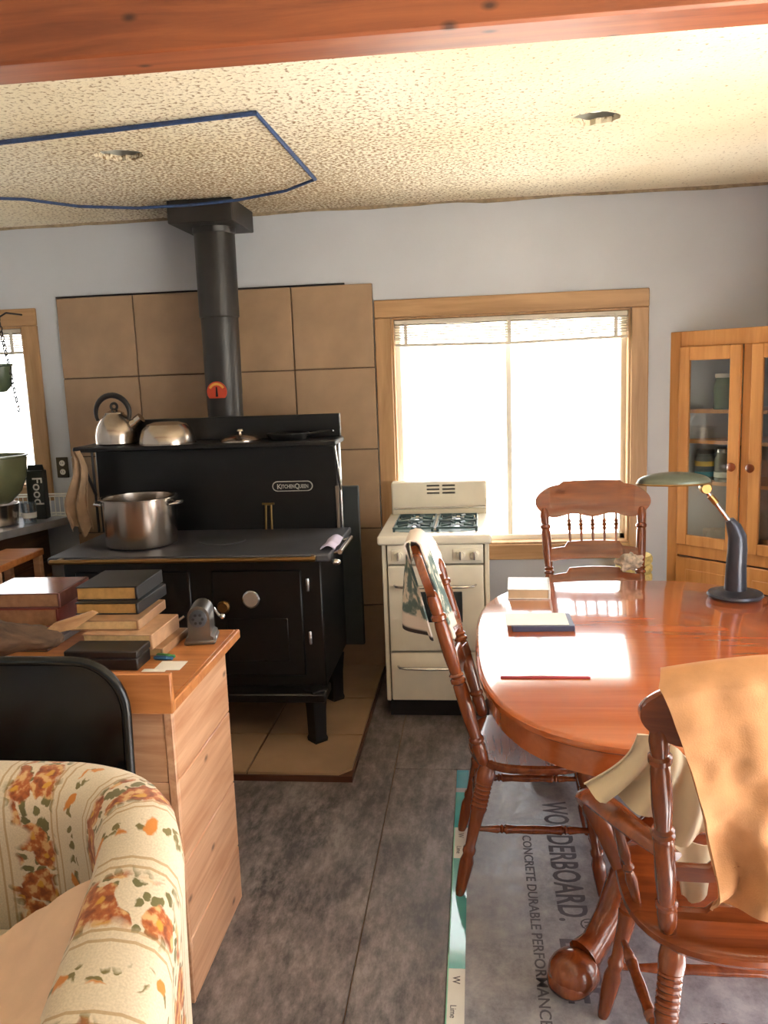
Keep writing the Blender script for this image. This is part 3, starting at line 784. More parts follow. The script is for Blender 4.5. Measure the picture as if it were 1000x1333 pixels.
def cab_w(lx, ly):
    c = math.sqrt(.5); return (1.0 + c * lx + c * ly, YB - c * lx + c * ly)
def jar(name, lx, ly, z, r, h, mt, label, cat, lidm=None, band=None, group=None):
    x, y = cab_w(lx, ly)
    t = thing(name, label, cat, (x, y, z), None, group)
    obj('body', MB().lathe((x, y, z), (x, y, z + h), [(0, r * .9), (.03, r), (.75, r), (.88, r * .8), (1, r * .78)], 20), mt, t)
    if lidm: obj('lid', MB().lathe((x, y, z + h - .002), (x, y, z + h + .018), [(0, r * .86), (.9, r * .86), (1, r * .8)], 20), lidm, t)
    if band:
        b0 = .15
        for c in band:
            obj('label_band', MB().lathe((x, y, z + h * b0), (x, y, z + h * (b0 + .18)), [(0, r + .0012), (1, r + .0012)], 20), c, t); b0 += .19
    return t
jar('glass_jar', .245, .09, 1.425, .045, .16, plain('jar_green', (96, 120, 84), .15), 'green glass jar with pale lid on the top cabinet shelf', 'jar', M_PAPER)
jar('food_can', .165, .08, 1.06, .052, .14, plain('can_dark', (92, 98, 98), .4), 'can with blue and yellow label behind the cabinet glass', 'can', M_PIPE, [plain('label_blue', (54, 126, 150), .5), plain('label_grey', (70, 80, 88), .5), plain('label_yellow', (206, 170, 60), .5)])
jar('glass_jar', .268, .075, 1.06, .045, .15, plain('jar_clear', (120, 122, 112), .12), 'clear jar with white label beside the blue can', 'jar', M_CHROME, [M_WHITE])
jar('glass_jar', .30, .175, 1.06, .04, .165, plain('jar_smoke', (84, 92, 88), .12), 'slim smoky jar behind the clear jar', 'jar', M_PIPE)
jar('glass_jar', .53, .11, 1.425, .05, .17, plain('jar_olive', (124, 132, 92), .15), 'olive jar behind the second cabinet door', 'jar', M_PIPE)
jar('food_can', .54, .11, 1.06, .05, .13, plain('can_teal', (58, 92, 84), .4), 'dark teal tin behind the second cabinet door', 'can', M_PIPE)
x, y = cab_w(.225, .12)
single('paper_box', MB().box((x - .07, y - .04, .7215), (x + .07, y + .04, .80), .004), plain('box_white', (196, 186, 172), .7, var=.15, scale=30), (x, y, .7215), 'small whitish box on the bottom of the cabinet', 'box')

# ================================================================== SINK COUNTER AND ITS CLUTTER (left)
sc = thing('sink_counter', 'dark wooden kitchen counter with pale worktop edge under the sink window', 'counter', (-2.78, 3.9, 0))
obj('carcass', MB().box((-3.09, 2.95, 0), (-2.47, 4.55, .90)), M_COUNTER, sc, 0)
obj('worktop', MB().prism([(-3.09, 2.93), (-2.44, 2.93), (-2.42, 3.99), (-2.325, 4.27), (-2.262, 4.55), (-3.09, 4.55)], .90, .94), plain('worktop_steel', (176, 178, 184), .3, .5, var=.15), sc)
for k, (y0, y1) in enumerate(((2.98, 3.48), (3.50, 4.00), (4.02, 4.52))):
    d = obj('cabinet_door', MB().box((-2.472, y0, .08), (-2.455, y1, .68), .004), M_COUNTER, sc)
    obj('knob', MB().lathe((-2.456, y1 - .05, .6), (-2.43, y1 - .05, .6), [(0, .006), (.5, .007), (.6, .014), (1, .01)], 12), M_BRASS, d)
    d = obj('drawer', MB().box((-2.472, y0, .70), (-2.455, y1, .885), .004), M_COUNTER, sc)
    obj('knob', MB().lathe((-2.456, (y0 + y1) / 2, .79), (-2.43, (y0 + y1) / 2, .765), [(0, .006), (.5, .007), (.6, .014), (1, .01)], 12), M_BRASS, d)
sd = thing('wooden_stand', 'small light-topped wooden stand between counter and stove', 'stand', (-2.27, 3.72, 0))
obj('stand_top', MB().box((-2.365, 3.50, .835), (-2.165, 3.93, .868), .004), M_DESK, sd)
for ax in (-2.345, -2.185):
    for ay in (3.53, 3.90): obj('leg', MB().box((ax - .018, ay - .018, 0), (ax + .018, ay + .018, .836), .003), M_PINEX, sd)
obj('stand_shelf', MB().box((-2.36, 3.52, .30), (-2.175, 3.91, .32)), M_PINEX, sd)
obj('stand_apron', MB().box((-2.345, 3.515, .76), (-2.185, 3.53, .836)), M_COUNTER, sd)

hb = (-2.545, 4.22, 1.055)
mb = MB(); vessel(mb, hb, [(0, 0), (0, .05), (.012, .07), (.06, .115), (.14, .148), (.245, .158), (.25, .166), (.258, .166), (.258, .158), (.25, .152), (.14, .142), (.06, .109), (.018, .06), (.016, 0)])
single('glass_bowl', mb, plain('olive_bowl', (112, 116, 84), .2, var=.08), hb, 'large olive mixing bowl upright by the sink window', 'bowl', smooth=30)
single('drying_basin', vessel(MB(), (-2.57, 4.20, .94), [(0, 0), (0, .10), (.01, .115), (.10, .125), (.115, .128), (.115, .122), (.10, .118), (.012, .10), (.012, 0)]), M_STEEL, (-2.57, 4.20, .94), 'low steel basin on the counter under the olive bowl', 'basin', smooth=30)
cx_, cy_ = -2.425, 4.40
bxx = thing('black_carton', 'tall black carton with white lettering on the counter by the dish rack', 'carton', (cx_, cy_, .94), .1)
obj('carton_body', MB().box((-.048, -.03, 0), (.048, .03, .27), .004), plain('carton_black', (38, 40, 32), .45), bxx)
obj('carton_crease', MB().extr([(-.045, .27), (.045, .27), (.04, .30), (-.04, .30)], lambda a, b: (a, .004, b), (0, -.008, 0)), plain('carton_black', (38, 40, 32), .45), bxx)
text('lettering', 'Food', .075, M_WHITE, bxx, (-.01, -.0307, .235), (0, 0, -1), (1, 0, 0), bold=.001)
dk = thing('dish_rack', 'white wire dish rack in the corner of the counter', 'rack', (-2.45, 4.50, .94))
wm = M_VINYL
for z in (.946, 1.055):
    obj('rim', MB().tube([(-2.66, 4.455, z), (-2.278, 4.455, z), (-2.272, 4.555, z), (-2.66, 4.555, z)], .005, 6, closed=True), wm, dk)
for i in range(15):
    x = -2.655 + i * .0268
    obj('wire', MB().tube([(x, 4.455, .941), (x, 4.455, 1.055)], .0028, 6), wm, dk)
for i in range(4):
    y = 4.465 + i * .028
    obj('wire', MB().tube([(-2.275, y, .941), (-2.275, y, 1.055)], .0028, 6), wm, dk)
jx, jy = -2.365, 4.185
gj = thing('drinking_glass', 'clear glass tumbler with white print by the black carton', 'glass', (jx - .04, jy + .07, .94))
obj('tumbler', vessel(MB(), (jx - .04, jy + .07, .94), [(0, 0), (0, .033), (.11, .04), (.11, .037), (.008, .03), (.008, 0)], 20), glassy('tumbler_glass', (.8, .85, .88, 1), .25), gj)
obj('printed_band', MB().lathe((jx - .04, jy + .07, .97), (jx - .04, jy + .07, 1.0), [(0, .0362), (1, .038)], 20, caps=False), M_WHITE, gj)
# hanging scale on its chain
hs = thing('hanging_basket', 'green enamel pan hanging on a chain in the sink window', 'hanging pan', (-2.52, 4.32, 1.63))
obj('pan', vessel(MB(), (-2.53, 4.32, 1.64), [(0, 0), (.003, .03), (.03, .055), (.10, .066), (.135, .068), (.14, .074), (.15, .074), (.15, .066), (.03, .05), (.006, 0)], 24), plain('pan_green', (86, 100, 74), .4), hs)
lk = None
for i in range(20):
    t = i / 19
    p = Vector((-2.50, 4.32, 2.02)).lerp(Vector((-2.44, 4.32, 1.55)), t)
    if i < 1:
        mbk = MB(); mbk.tube([(.009 * math.cos(a * PI / 5), 0, .016 * math.sin(a * PI / 5)) for a in range(10)], .003, 6, closed=True)
        lk = obj('chain_link', mbk, M_PIPE, None); lk.parent = hs; o = lk
    else:
        o = bpy.data.objects.new('chain_link', lk.data); COL.objects.link(o); o.parent = hs
    o.location = p - Vector(hs.location); o.rotation_euler = (0, .13, (i % 2) * PI / 2)
obj('hook', MB().tube([(-2.50, 4.32, 2.03), (-2.50, 4.40, 2.06), (-2.50, 4.566, 2.06)], .005, 8), M_PIPE, hs)
# outlet
ot = thing('wall_outlet', 'dark wall outlet plate with white sockets beside the tiles', 'outlet', (-2.357, YB, 1.145))
obj('plate', MB().box((-2.393, YB - .006, 1.145), (-2.322, YB, 1.262), .003), plain('outlet_bronze', (74, 66, 50), .4, .3), ot)
for z in (1.178, 1.228):
    s_ = obj('socket', MB().lathe((-2.357, YB - .005, z), (-2.357, YB - .009, z), [(0, .017), (1, .016)], 16), M_WHITE, ot)
    for dx in (-.006, .006): obj('slot', MB().box((-2.357 + dx - .0012, YB - .0098, z - .004), (-2.357 + dx + .0012, YB - .008, z + .006)), M_DARK, s_)  # dark boxes paint the shade of the socket openings

# ================================================================== DINING TABLE
TCX, TCY, TA, TB, TN = .58, 2.775, .60, .825, 3.0
SEAM = 2.80
def sup(s, n=72):
    out = []
    for i in range(n):
        t = 2 * PI * i / n
        c, d = math.cos(t), math.sin(t)
        out.append((TCX + TA * s * math.copysign(abs(c) ** (2 / TN), c), TCY + (TB + TA * (s - 1)) * math.copysign(abs(d) ** (2 / TN), d)))
    return out


def clip(poly, y, above):
    out = []
    for i, p in enumerate(poly):
        q = poly[(i + 1) % len(poly)]
        ip, iq = (p[1] >= y) == above, (q[1] >= y) == above
        if ip: out.append(p)
        if ip != iq:
            t = (y - p[1]) / (q[1] - p[1]); out.append((p[0] + t * (q[0] - p[0]), y))
    return out


tb = thing('dining_table', 'glossy cherry oval pedestal dining table', 'table', (TCX, TCY, 0))
for above, yy in ((True, SEAM + .0012), (False, SEAM - .0012)):
    R = []
    for s_, z in ((.965, .728), (.985, .730), (.998, .737), (1.0, .745), (.998, .752), (.988, .757), (.975, .760)):
        pl_ = clip(sup(s_), yy, above)
        R.append([(p[0], p[1], z) for p in pl_])
    n0 = min(len(r) for r in R)
    mbx = MB()
    if all(len(r) == n0 for r in R): mbx.rings(R)
    else: mbx.prism(clip(sup(1.0), yy, above), .728, .760)
    obj('table_top', mbx, M_TABLE, tb, 30)
mbx = MB()
o_, i_ = sup(.955), sup(.92)
mbx.rings([[(p[0], p[1], .729) for p in o_], [(p[0], p[1], .655) for p in o_], [(p[0], p[1], .655) for p in i_], [(p[0], p[1], .729) for p in i_]], closed=True)
obj('apron', mbx, M_TABLE, tb)
for py_ in (2.42, 2.97):
    obj('pedestal', MB().lathe((.58, py_, .10), (.58, py_, .729), [(0, .06), (.06, .085), (.2, .095), (.35, .10), (.42, .075), (.46, .085), (.5, .07), (.62, .11), (.75, .125), (.86, .10), (.9, .13), (.97, .14), (1, .14)], 24), M_CHAIR, tb)
obj('base_beam', MB().box((.53, 2.45, .17), (.63, 2.94, .26), .012), M_CHAIR, tb)
for fx, fy, py_ in ((.232, 2.085, 2.42), (.268, 3.285, 2.97), (.93, 2.10, 2.42), (.90, 3.28, 2.97)):
    dx, dy = fx - .58, fy - py_
    path = []; rr = []
    for t, z, r in ((.08, .28, .05), (.22, .33, .058), (.38, .31, .056), (.55, .23, .048), (.70, .145, .040), (.82, .10, .038), (.92, .085, .046)):
        path.append((.58 + dx * t, py_ + dy * t, z)); rr.append(r)
    lg = obj('leg', MB().tube(path, rr, 14, flat=1.1), M_CHAIR, tb)
    fb = MB().ball((fx, fy, .058), (.070, .070, .058), 20, 12)
    ang = math.atan2(dy, dx)
    fb.ball((fx + .014 * math.cos(ang), fy + .014 * math.sin(ang), .040), (.064, .064, .040), 20, 10)
    obj('club_foot', fb, M_CHAIR, lg, 70)

# ================================================================== PRESSED-BACK CHAIRS
LEG = [(0, .013), (.04, .017), (.16, .021), (.26, .023), (.31, .017), (.33, .021), (.36, .021), (.38, .016), (.5, .019), (.6, .022), (.64, .024)]
h = .66
while h < .86: LEG += [(h, .027), (h + .012, .027), (h + .022, .022)]; h += .032
LEG += [(.87, .028), (.93, .03), (1, .024)]
POST = [(0, .012), (.015, .019), (.05, .021), (.11, .022), (.13, .019), (.14, .024), (.155, .024), (.165, .019), (.30, .0225), (.46, .0215), (.475, .018), (.485, .024), (.50, .024), (.51, .018), (.525, .0235), (.535, .018), (.64, .022), (.80, .021), (.83, .018), (.84, .024), (.86, .024), (.87, .018), (.93, .021), (.97, .018), (.99, .014), (1, .006)]
STR = [(0, .008), (.12, .010), (.2, .014), (.22, .010), (.235, .015), (.25, .010), (.27, .016), (.35, .013), (.5, .015), (.65, .013), (.73, .016), (.75, .010), (.765, .015), (.78, .010), (.8, .014), (.88, .010), (1, .008)]


def superell(a, b, n, k=44):
    return [(a * math.copysign(abs(math.cos(2 * PI * i / k)) ** (2 / n), math.cos(2 * PI * i / k)), b * math.copysign(abs(math.sin(2 * PI * i / k)) ** (2 / n), math.sin(2 * PI * i / k))) for i in range(k)]


def chair(label, loc, rz, sx=.22, sy=.215, pxb=.19, pxt=.222, py=-.165, cw=.262, rails=((.69, .752), (.79, .868)), arms=False, lean=.30, top=1.135):
    root = thing('dining_chair', label, 'chair', loc, rz, 'pressed-back oak chairs around the table')
    yb = lambda z: py - lean * (z - .455)
    k = (top - 1.135)
    # seat: dished slab
    R = []
    for s_, z in ((.90, .422), (.97, .426), (1, .437), (.995, .449), (.96, .455), (.80, .452), (.45, .447), (.02, .446)):
        R.append([(p[0] * s_, p[1] * s_, z) for p in superell(sx, sy, 2.7)])
    mb = MB(); mb.rings(R); obj('seat', mb, M_CHAIRX, root)
    fz = {}
    ft, fb_ = ((sx * .70, sy * .70), (sx - .03, sy - .01)) if not arms else ((sx * .72, sy * .52), (.305, .11))
    for sgn in (-1, 1):
        for a, b, nm in (((sgn * sx * .70, -sy * .70), (sgn * (sx - .025), -sy - .035), 'r'), ((sgn * ft[0], ft[1]), (sgn * fb_[0], fb_[1]), 'f')):
            obj('leg', MB().lathe((b[0], b[1], 0), (a[0], a[1], .432), LEG, 12), M_CHAIR, root)
            fz[(sgn, nm)] = (Vector((b[0], b[1], 0)), Vector((a[0], a[1], .432)))
        tp = 1.0 + k
        obj('back_post', MB().lathe((sgn * pxb, yb(.45), .448), (sgn * pxt, yb(tp) + .014, tp + .02), POST, 14), M_CHAIR, root)
    at = lambda key, z: fz[key][0].lerp(fz[key][1], z / .432)
    for sgn in (-1, 1):
        for z in (.165, .265) if False else (.22,):
            obj('stretcher', MB().lathe(at((sgn, 'r'), z), at((sgn, 'f'), z + .0), STR, 10), M_CHAIR, root)
    for z in (.14, .27): obj('stretcher', MB().lathe(at((-1, 'f'), z), at((1, 'f'), z), STR, 10), M_CHAIR, root)
    obj('stretcher', MB().lathe(at((-1, 'r'), .26), at((1, 'r'), .26), STR, 10), M_CHAIR, root)
    # crest rail: broad rounded board, stepped top edge
    def board(nm, hw, ztop, zbot, th, n=36):
        RR = []
        for i in range(n + 1):
            x = hw * math.sin((i / n - .5) * PI)
            zt, zb = ztop(x), zbot(x)
            bow = .022 * (x / hw) ** 2
            RR.append([(x, yb(zt) + bow - th / 2, zt - .003), (x, yb(zt) + bow - th / 4, zt), (x, yb(zt) + bow + th / 4, zt), (x, yb(zt) + bow + th / 2, zt - .003), (x, yb(zb) + bow + th / 2, zb + .002), (x, yb(zb) + bow - th / 2, zb + .002)])
        mb = MB(); mb.rings(RR); return obj(nm, mb, M_CHAIRX, root, 50)
    zm = 1.048 + k
    def endr(x, hw):
        t = max(0, (abs(x) - (hw - .075)) / .075); return math.sqrt(max(0, 1 - min(1, t) ** 2))
    def ct(x):
        a = abs(x) / cw
        z = top - .012 * a * a if a < .52 else top - .016 - .028 * ((a - .52) / .48) ** 1.5
        return zm + .004 + (z - zm) * endr(x, cw)
    cbm = lambda x: zm - .004 - (zm - (.985 + k - .008 * math.cos(x / cw * PI * 3))) * endr(x, cw)
    board('crest_rail', cw, ct, cbm, .026)
    for j, (z0, z1) in enumerate(rails):
        hw = pxb + (pxt - pxb) * ((z0 + z1) / 2 - .45) / .55 - .008
        zt = lambda x, z1=z1, hw=hw: z1 - (.0 if abs(x) < hw * .58 else .020) - .012 * (x / hw) ** 2
        zb = lambda x, z0=z0, hw=hw: z0 - .012 * (x / hw) ** 2
        board('back_rail', hw, zt, zb, .02)
    z0, z1 = rails[-1][1] - .006, 1.0 + k
    for i in range(5):
        x = (i - 2) * .052
        obj('spindle', MB().lathe((x, yb(z0), z0), (x * 1.05, yb(z1), z1), [(0, .005), (.2, .006), (.36, .005), (.42, .010), (.5, .007), (.55, .012), (.62, .007), (.68, .010), (.74, .005), (1, .005)], 9), M_CHAIR, root)
    if arms:
        for sgn in (-1, 1):
            P = [(sgn * (pxb + .005), yb(.66) + .005, .655), (sgn * (pxb + .07), -.11, .66), (sgn * (sx + .045), .0, .66), (sgn * (sx + .068), .075, .645), (sgn * (sx + .06), .105, .60), (sgn * (sx + .02), .09, .53), (sgn * (sx - .015), .06, .455)]
            Q = []
            for i in range(len(P) - 1):
                for t in (0, .33, .66): Q.append(Vector(P[i]).lerp(Vector(P[i + 1]), t))
            Q.append(Vector(P[-1]))
            for _ in range(3): Q = [Q[0]] + [(Q[i - 1] + Q[i] * 2 + Q[i + 1]) / 4 for i in range(1, len(Q) - 1)] + [Q[-1]]
            obj('arm', MB().tube(Q, [.024 + .012 * math.sin(PI * min(1, i / 12)) if i < 12 else .022 for i in range(len(Q))], 10, flat=.5), M_CHAIR, root)
            for yy in (-.07, .0):
                obj('arm_spindle', MB().lathe((sgn * (sx - .03), yy, .45), (sgn * (sx + .02), yy - .01, .652), [(0, .009), (.3, .014), (.4, .009), (.45, .015), (.5, .009), (.6, .014), (1, .009)], 10), M_CHAIR, root)
    return root


chair('oak pressed-back chair in front of the window, across the table', (.525, 3.64, 0), PI)
chair('oak pressed-back chair side-on with a print towel over its back', (.165, 2.69, 0), -PI / 2)
chair('oak armchair with a tan jacket hung over its back', (.60, 1.885, 0), 0, sx=.285, sy=.26, pxb=.208, pxt=.262, py=-.17, cw=.30, rails=((.487, .535), (.595, .66)), arms=True, lean=.27, top=1.095)

# tan jacket over the near chair
def jk(u, v):
    # v 0..0.16 behind the crest, then over and down the camera side
    zt = 1.074 + .036 * math.sin(min(1, u * 1.1 + .05) * PI * .9)
    x0t, x1 = .322, .90
    if v < .14:
        t = v / .14; z = zt - .12 * (1 - t); y = 1.885 - .17 - .27 * (z - .455) + .045
        x = x0t + .02 + (x1 - x0t - .04) * u
        return (x, y, z)
    if v < .22:
        t = (v - .14) / .08; a = PI * t
        yb_ = 1.885 - .17 - .27 * (zt - .455)
        return (x0t + .02 * (1 - t) + (x1 - x0t - .02) * u, yb_ + .028 * math.cos(a) + .004, zt + .022 * math.sin(a))
    t = (v - .22) / .78
    z = zt - (.515 - .015 * u) * t
    xl = .322 + .132 * min(1, t * 1.2) ** .8
    x = xl + (x1 - xl) * u
    yb_ = 1.885 - .17 - .27 * (z - .455)
    y = yb_ - .036 - .012 * t - .026 * t * (1 + math.sin(u * 21 + t * 2.6 + 1 + fbm((u * 5, t * 4, 3)))) - .020 * fbm((u * 4, t * 3, .3)) * (1 + t)
    if t > .8: y += -.012 * (1 - abs(t - .9) / .1) * (1 + math.sin(u * 40)) * .5
    return (x, y, z + .012 * math.sin(u * 12) * max(0, t - .9) * 8)
jm = plain('jacket_tan', (196, 142, 96), .9, var=.08, scale=25, bmp=.15, bscale=300)
jkt = thing('jacket', 'tan canvas jacket draped over the back of the armchair', 'jacket', (.6, 1.6, .54))
obj('jacket_body', MB().grid(46, 64, jk, .006), jm, jkt, 80)
def seam(u, t):
    p = Vector(jk(u, .22 + .78 * t)); return p + Vector((0, -.004, 0))
obj('waistband_stitching', MB().tube([seam(i / 40, .80) for i in range(41)], .0022, 5), plain('stitch_brown', (150, 100, 56), .9), jkt)
# white cloth tucked over the arm
def cl(u, v):
    b = [(.232, 1.86, .700), (.262, 1.845, .698), (.30, 1.83, .696), (.350, 1.80, .690), (.395, 1.80, .625), (.45, 1.79, .625), (.52, 1.79, .625)]
    t = u * (len(b) - 1); i = min(int(t), len(b) - 2); q = Vector(b[i]).lerp(Vector(b[i + 1]), t - i)
    a = Vector((.335 + .17 * u, 1.79, .872 - .14 * u * u))
    p = a.lerp(q, v ** 1.1)
    p.y += .030 * math.sin(u * 21 + .8) * v ** .7 - .01 * math.sin(v * PI); p.z += .008 * math.sin(u * 21 + 2) * v; p.x += .022 * math.sin(PI * v) * (1 - u)
    return p
wc = plain('white_linen', (216, 200, 172), .95, var=.06)
wcl = thing('white_cloth', 'off-white cloth slung over the arm of the armchair', 'cloth', (.36, 1.8, .66))
obj('cloth_fall', MB().grid(30, 16, cl, .004), wc, wcl, 80)
obj('cloth_tail', MB().grid(8, 10, lambda u, v: (.415 + .085 * u * (1 - .4 * v) + .02 * v, 1.785 + .01 * math.sin(u * 6), .62 - (.15 - .05 * abs(u - .45)) * v + .0), .004), wc, wcl, 80)
# print towel on the left chair
def tw(u, v):
    # chair local: x across, crest leaning back; world: back faces -X
    yl = 2.69 + .05 - .20 * u                        # along the crest (Y)
    X = lambda z: .165 - .165 - .30 * (z - .455)
    zt = 1.14
    if v < .5:
        t = v / .5; q = 1 - t; z = zt - .31 * q
        xb = -.262 + .125 * u
        return ((X(zt) - .028) * t + xb * q - .016 * math.sin(u * 8 + t * 2) * q, yl - .02 * q * math.sin(u * 5), z)
    if v < .6:
        a = PI * (v - .5) / .1; return (X(zt) - .028 * math.cos(a), yl, zt + .02 * math.sin(a))
    t = (v - .6) / .4; z = zt - .30 * t
    return (X(z) + .028 + .010 * math.sin(u * 9) * t, yl, z)
def towel_mat():
    mt, nt, b = nodes('printed_towel')
    co = coords(nt)
    sx = N(nt, 'ShaderNodeSeparateXYZ'); nt.links.new(co, sx.inputs[0])
    n = N(nt, 'ShaderNodeTexNoise', i_Scale=26.0, i_Detail=5.0); nt.links.new(co, n.inputs['Vector'])
    pr = ramp(nt, n.outputs[0], [(.44, lin((96, 116, 112))), (.52, lin((150, 158, 146))), (.56, lin((226, 214, 196)))])
    fz = ramp(nt, sx.outputs['Z'], [(.0, (0, 0, 0, 1)), (.06, (0, 0, 0, 1)), (.065, (1, 1, 1, 1)), (.26, (1, 1, 1, 1)), (.27, (0, 0, 0, 1))])
    fe = ramp(nt, sx.outputs['Z'], [(.0, (1, 1, 1, 1)), (.016, (1, 1, 1, 1)), (.021, (0, 0, 0, 1))])
    m1 = N(nt, 'ShaderNodeMix', data_type='RGBA'); nt.links.new(fz, m1.inputs['Factor']); m1.inputs['A'].default_value = lin((228, 214, 200)); nt.links.new(pr, m1.inputs['B'])
    m2 = N(nt, 'ShaderNodeMix', data_type='RGBA'); nt.links.new(fe, m2.inputs['Factor']); nt.links.new(m1.outputs['Result'], m2.inputs['A']); m2.inputs['B'].default_value = lin((58, 50, 48))
    nt.links.new(m2.outputs['Result'], b.inputs['Base Color']); b.inputs['Roughness'].default_value = .95
    return mt
single('dish_towel', MB().grid(18, 44, tw, .005), towel_mat(), (-.17, 2.64, .825), 'white dish towel with grey-green print over the side-on chair back', 'towel', smooth=80)

# ------------------------------------------------------------------ on the table
def book(name, label, loc, rz, w, d, hgt, cover, pages=M_PAGES, spine='+x', group=None, tagm=None, worn=.003):
    t = thing(name, label, 'book', loc, rz, group)
    c = .0035; o = .004
    mb = MB().box((-w / 2, -d / 2, 0), (w / 2, d / 2, c), .001).box((-w / 2, -d / 2, hgt - c), (w / 2, d / 2, hgt), .001)
    s = 1 if spine == '+x' else -1
    mb.box((s * w / 2 - s * .005, -d / 2, 0), (s * w / 2 + s * .004, d / 2, hgt), .002)
    cv = obj('cover', mb, cover, t)
    obj('page_block', MB().box((-w / 2 + (o if s > 0 else .004), -d / 2 + o, c - .0005), (w / 2 - (.004 if s > 0 else o), d / 2 - o, hgt - c + .0005)), pages, t, 0)
    return t
CV = lambda n, c, r=.45: plain(n, c, r, var=.15, scale=30)
TZ = .7600
book('paperback_book', 'thick pale paperback with curled cover at the table edge', (.195, 3.40, TZ), -.05, .165, .20, .040, CV('cover_white', (232, 228, 220)), plain('pages_tan', (206, 178, 142), .8), group=None)
book('notebook', 'flat notebook with dark blue edge on the dining table', (.215, 2.955, TZ), .02 - PI / 2, .155, .215, .020, CV('cover_blue', (70, 72, 96)), plain('pages_white', (236, 234, 230), .7))
single('loose_sheet', MB().box((.088, 2.885, TZ + .0205), (.305, 3.03, TZ + .0225)), M_PAPER, (.2, 2.95, TZ + .0205), 'white sheet lying on top of the notebook', 'paper', smooth=0)
mg = thing('magazine', 'open white magazine with red lower edge on the dining table', 'magazine', (.19, 2.59, TZ))
obj('pages', MB().grid(12, 4, lambda u, v: (.058 + .255 * u, 2.425 + .33 * v, TZ + .004 + .004 * abs(math.sin(u * PI))), .003), plain('glossy_page', (240, 238, 236), .25), mg)
obj('red_edge', MB().box((.055, 2.419, TZ), (.317, 2.427, TZ + .006), .001), plain('red_edge', (170, 60, 70), .5), mg)

lm = thing('desk_lamp', 'dark metal desk lamp with green shade on the table', 'lamp', (.985, 3.315, TZ))
LY = 3.315
M_LAMP = plain('lamp_gunmetal', (64, 66, 76), .28, .5, var=.15)
obj('base', MB().lathe((.985, LY, TZ), (.985, LY, TZ + .03), [(0, .098), (.3, .104), (.6, .100), (.8, .07), (1, .06)], 36), M_LAMP, lm)
obj('column', MB().tube([(.985, LY, TZ + .02), (.985, LY, .88), (.988, LY, .95), (.986, LY, 1.0), (.972, LY, 1.035), (.955, LY, 1.065)], [.042, .038, .036, .034, .028, .016], 18), M_LAMP, lm)
obj('arm', MB().tube([(.962, LY, 1.05), (.862, LY, 1.185)], .009, 10), M_CHROME, lm)
obj('arm_joint', MB().tube([(.905, LY, 1.13), (.880, LY, 1.16)], .013, 10).lathe((.862, LY - .025, 1.19), (.862, LY + .025, 1.19), [(0, .018), (.2, .022), (.8, .022), (1, .018)], 14).box((.845, LY - .012, 1.18), (.885, LY + .012, 1.205), .003), M_BRASS, lm)
hd = MB()
def shade(u, v):
    a = 2 * PI * v
    rr = math.sin(u * PI / 2)
    x = .745 + .138 * rr * math.cos(a); y = LY + .078 * rr * math.sin(a)
    return (x, y, 1.212 + .042 * math.cos(u * PI / 2) ** .8 - .0)
hd.grid(10, 36, shade, .003)
hdo = obj('shade', hd, plain('lamp_green', (96, 102, 88), .3, .3), lm, 60)
obj('shade_rim', MB().tube([(.745 + .138 * math.cos(a), LY + .078 * math.sin(a), 1.212) for a in [i * 2 * PI / 40 for i in range(40)]], .004, 6, closed=True), M_BRASS, hdo)
obj('tube_bulb', MB().tube([(.66, LY, 1.222), (.83, LY, 1.222)], .010, 10), M_WHITE, hdo)
obj('power_cord', MB().tube([(1.03, LY, TZ + .018), (1.08, LY - .01, TZ + .012), (1.11, LY - .02, TZ + .004), (1.16, LY - .0, TZ + .004)], .003, 6), M_DARK, lm)

# pale woven basket and bunched cloth by the far chair
bk = thing('wicker_basket', 'pale yellow woven basket standing behind the far chair', 'basket', (.80, 4.42, 0))
for i in range(14):
    z = .02 + i * .048
    obj('woven_band', MB().lathe((.80, 4.42, z), (.80, 4.42, z + .046), [(0, .085), (.3, .094), (.7, .094), (1, .085)], 18), plain('wicker', (206, 186, 120), .8, var=.3, scale=50), bk)
def bun(u, v):
    a = 2 * PI * v; r = math.sin(PI * min(.999, max(.001, u)))
    f = 1 + .6 * fbm((math.cos(a) * r * 2, math.sin(a) * r * 2, u * 3))
    return (  .675 + .055 * r * math.cos(a) * f, 3.79 + .03 * r * math.sin(a) * f, .792 - .034 * math.cos(PI * u) * f)
single('floral_scarf', MB().grid(12, 20, bun), plain('scarf_print', (206, 186, 164), .9, var=.5, scale=55), (.665, 3.79, .745), 'bunched pale print scarf tucked in the far chair back', 'scarf', smooth=80)

# long printed strip lying on the floor
sp = thing('printed_strip', 'long narrow white and teal printed strip lying on the floor', 'strip', (-.088, 2.6, 0))
segs = [(3.355, 3.20, (70, 150, 170)), (3.20, 3.165, (150, 160, 170)), (3.165, 2.90, (70, 158, 160)), (2.90, 2.70, (222, 222, 216)), (2.70, 2.15, (86, 172, 170)), (2.15, 1.93, (222, 222, 216)), (1.93, 1.30, (86, 172, 170))]
for i, (ya, yb_, c) in enumerate(segs):
    obj('strip_print', MB().box((-.112, yb_, 0), (-.062, ya, .0015)), plain('strip_%d' % i, c, .12, var=.05, coat=.6), sp, 0)
obj('edge_line', MB().box((-.112, 1.3, .0015), (-.1085, 2.9, .0018)), plain('strip_green', (120, 190, 160), .4), sp, 0)
text('lettering', 'Lime', .024, M_INK, sp, (-.10, 2.775, .0018), xd, yd)
text('lettering', 'Lime', .024, M_INK, sp, (-.10, 2.01, .0018), xd, yd)
text('lettering', 'W', .030, M_INK, sp, (-.096, 2.86, .0018), xd, yd); text('lettering', 'W', .030, M_INK, sp, (-.096, 2.12, .0018), xd, yd)

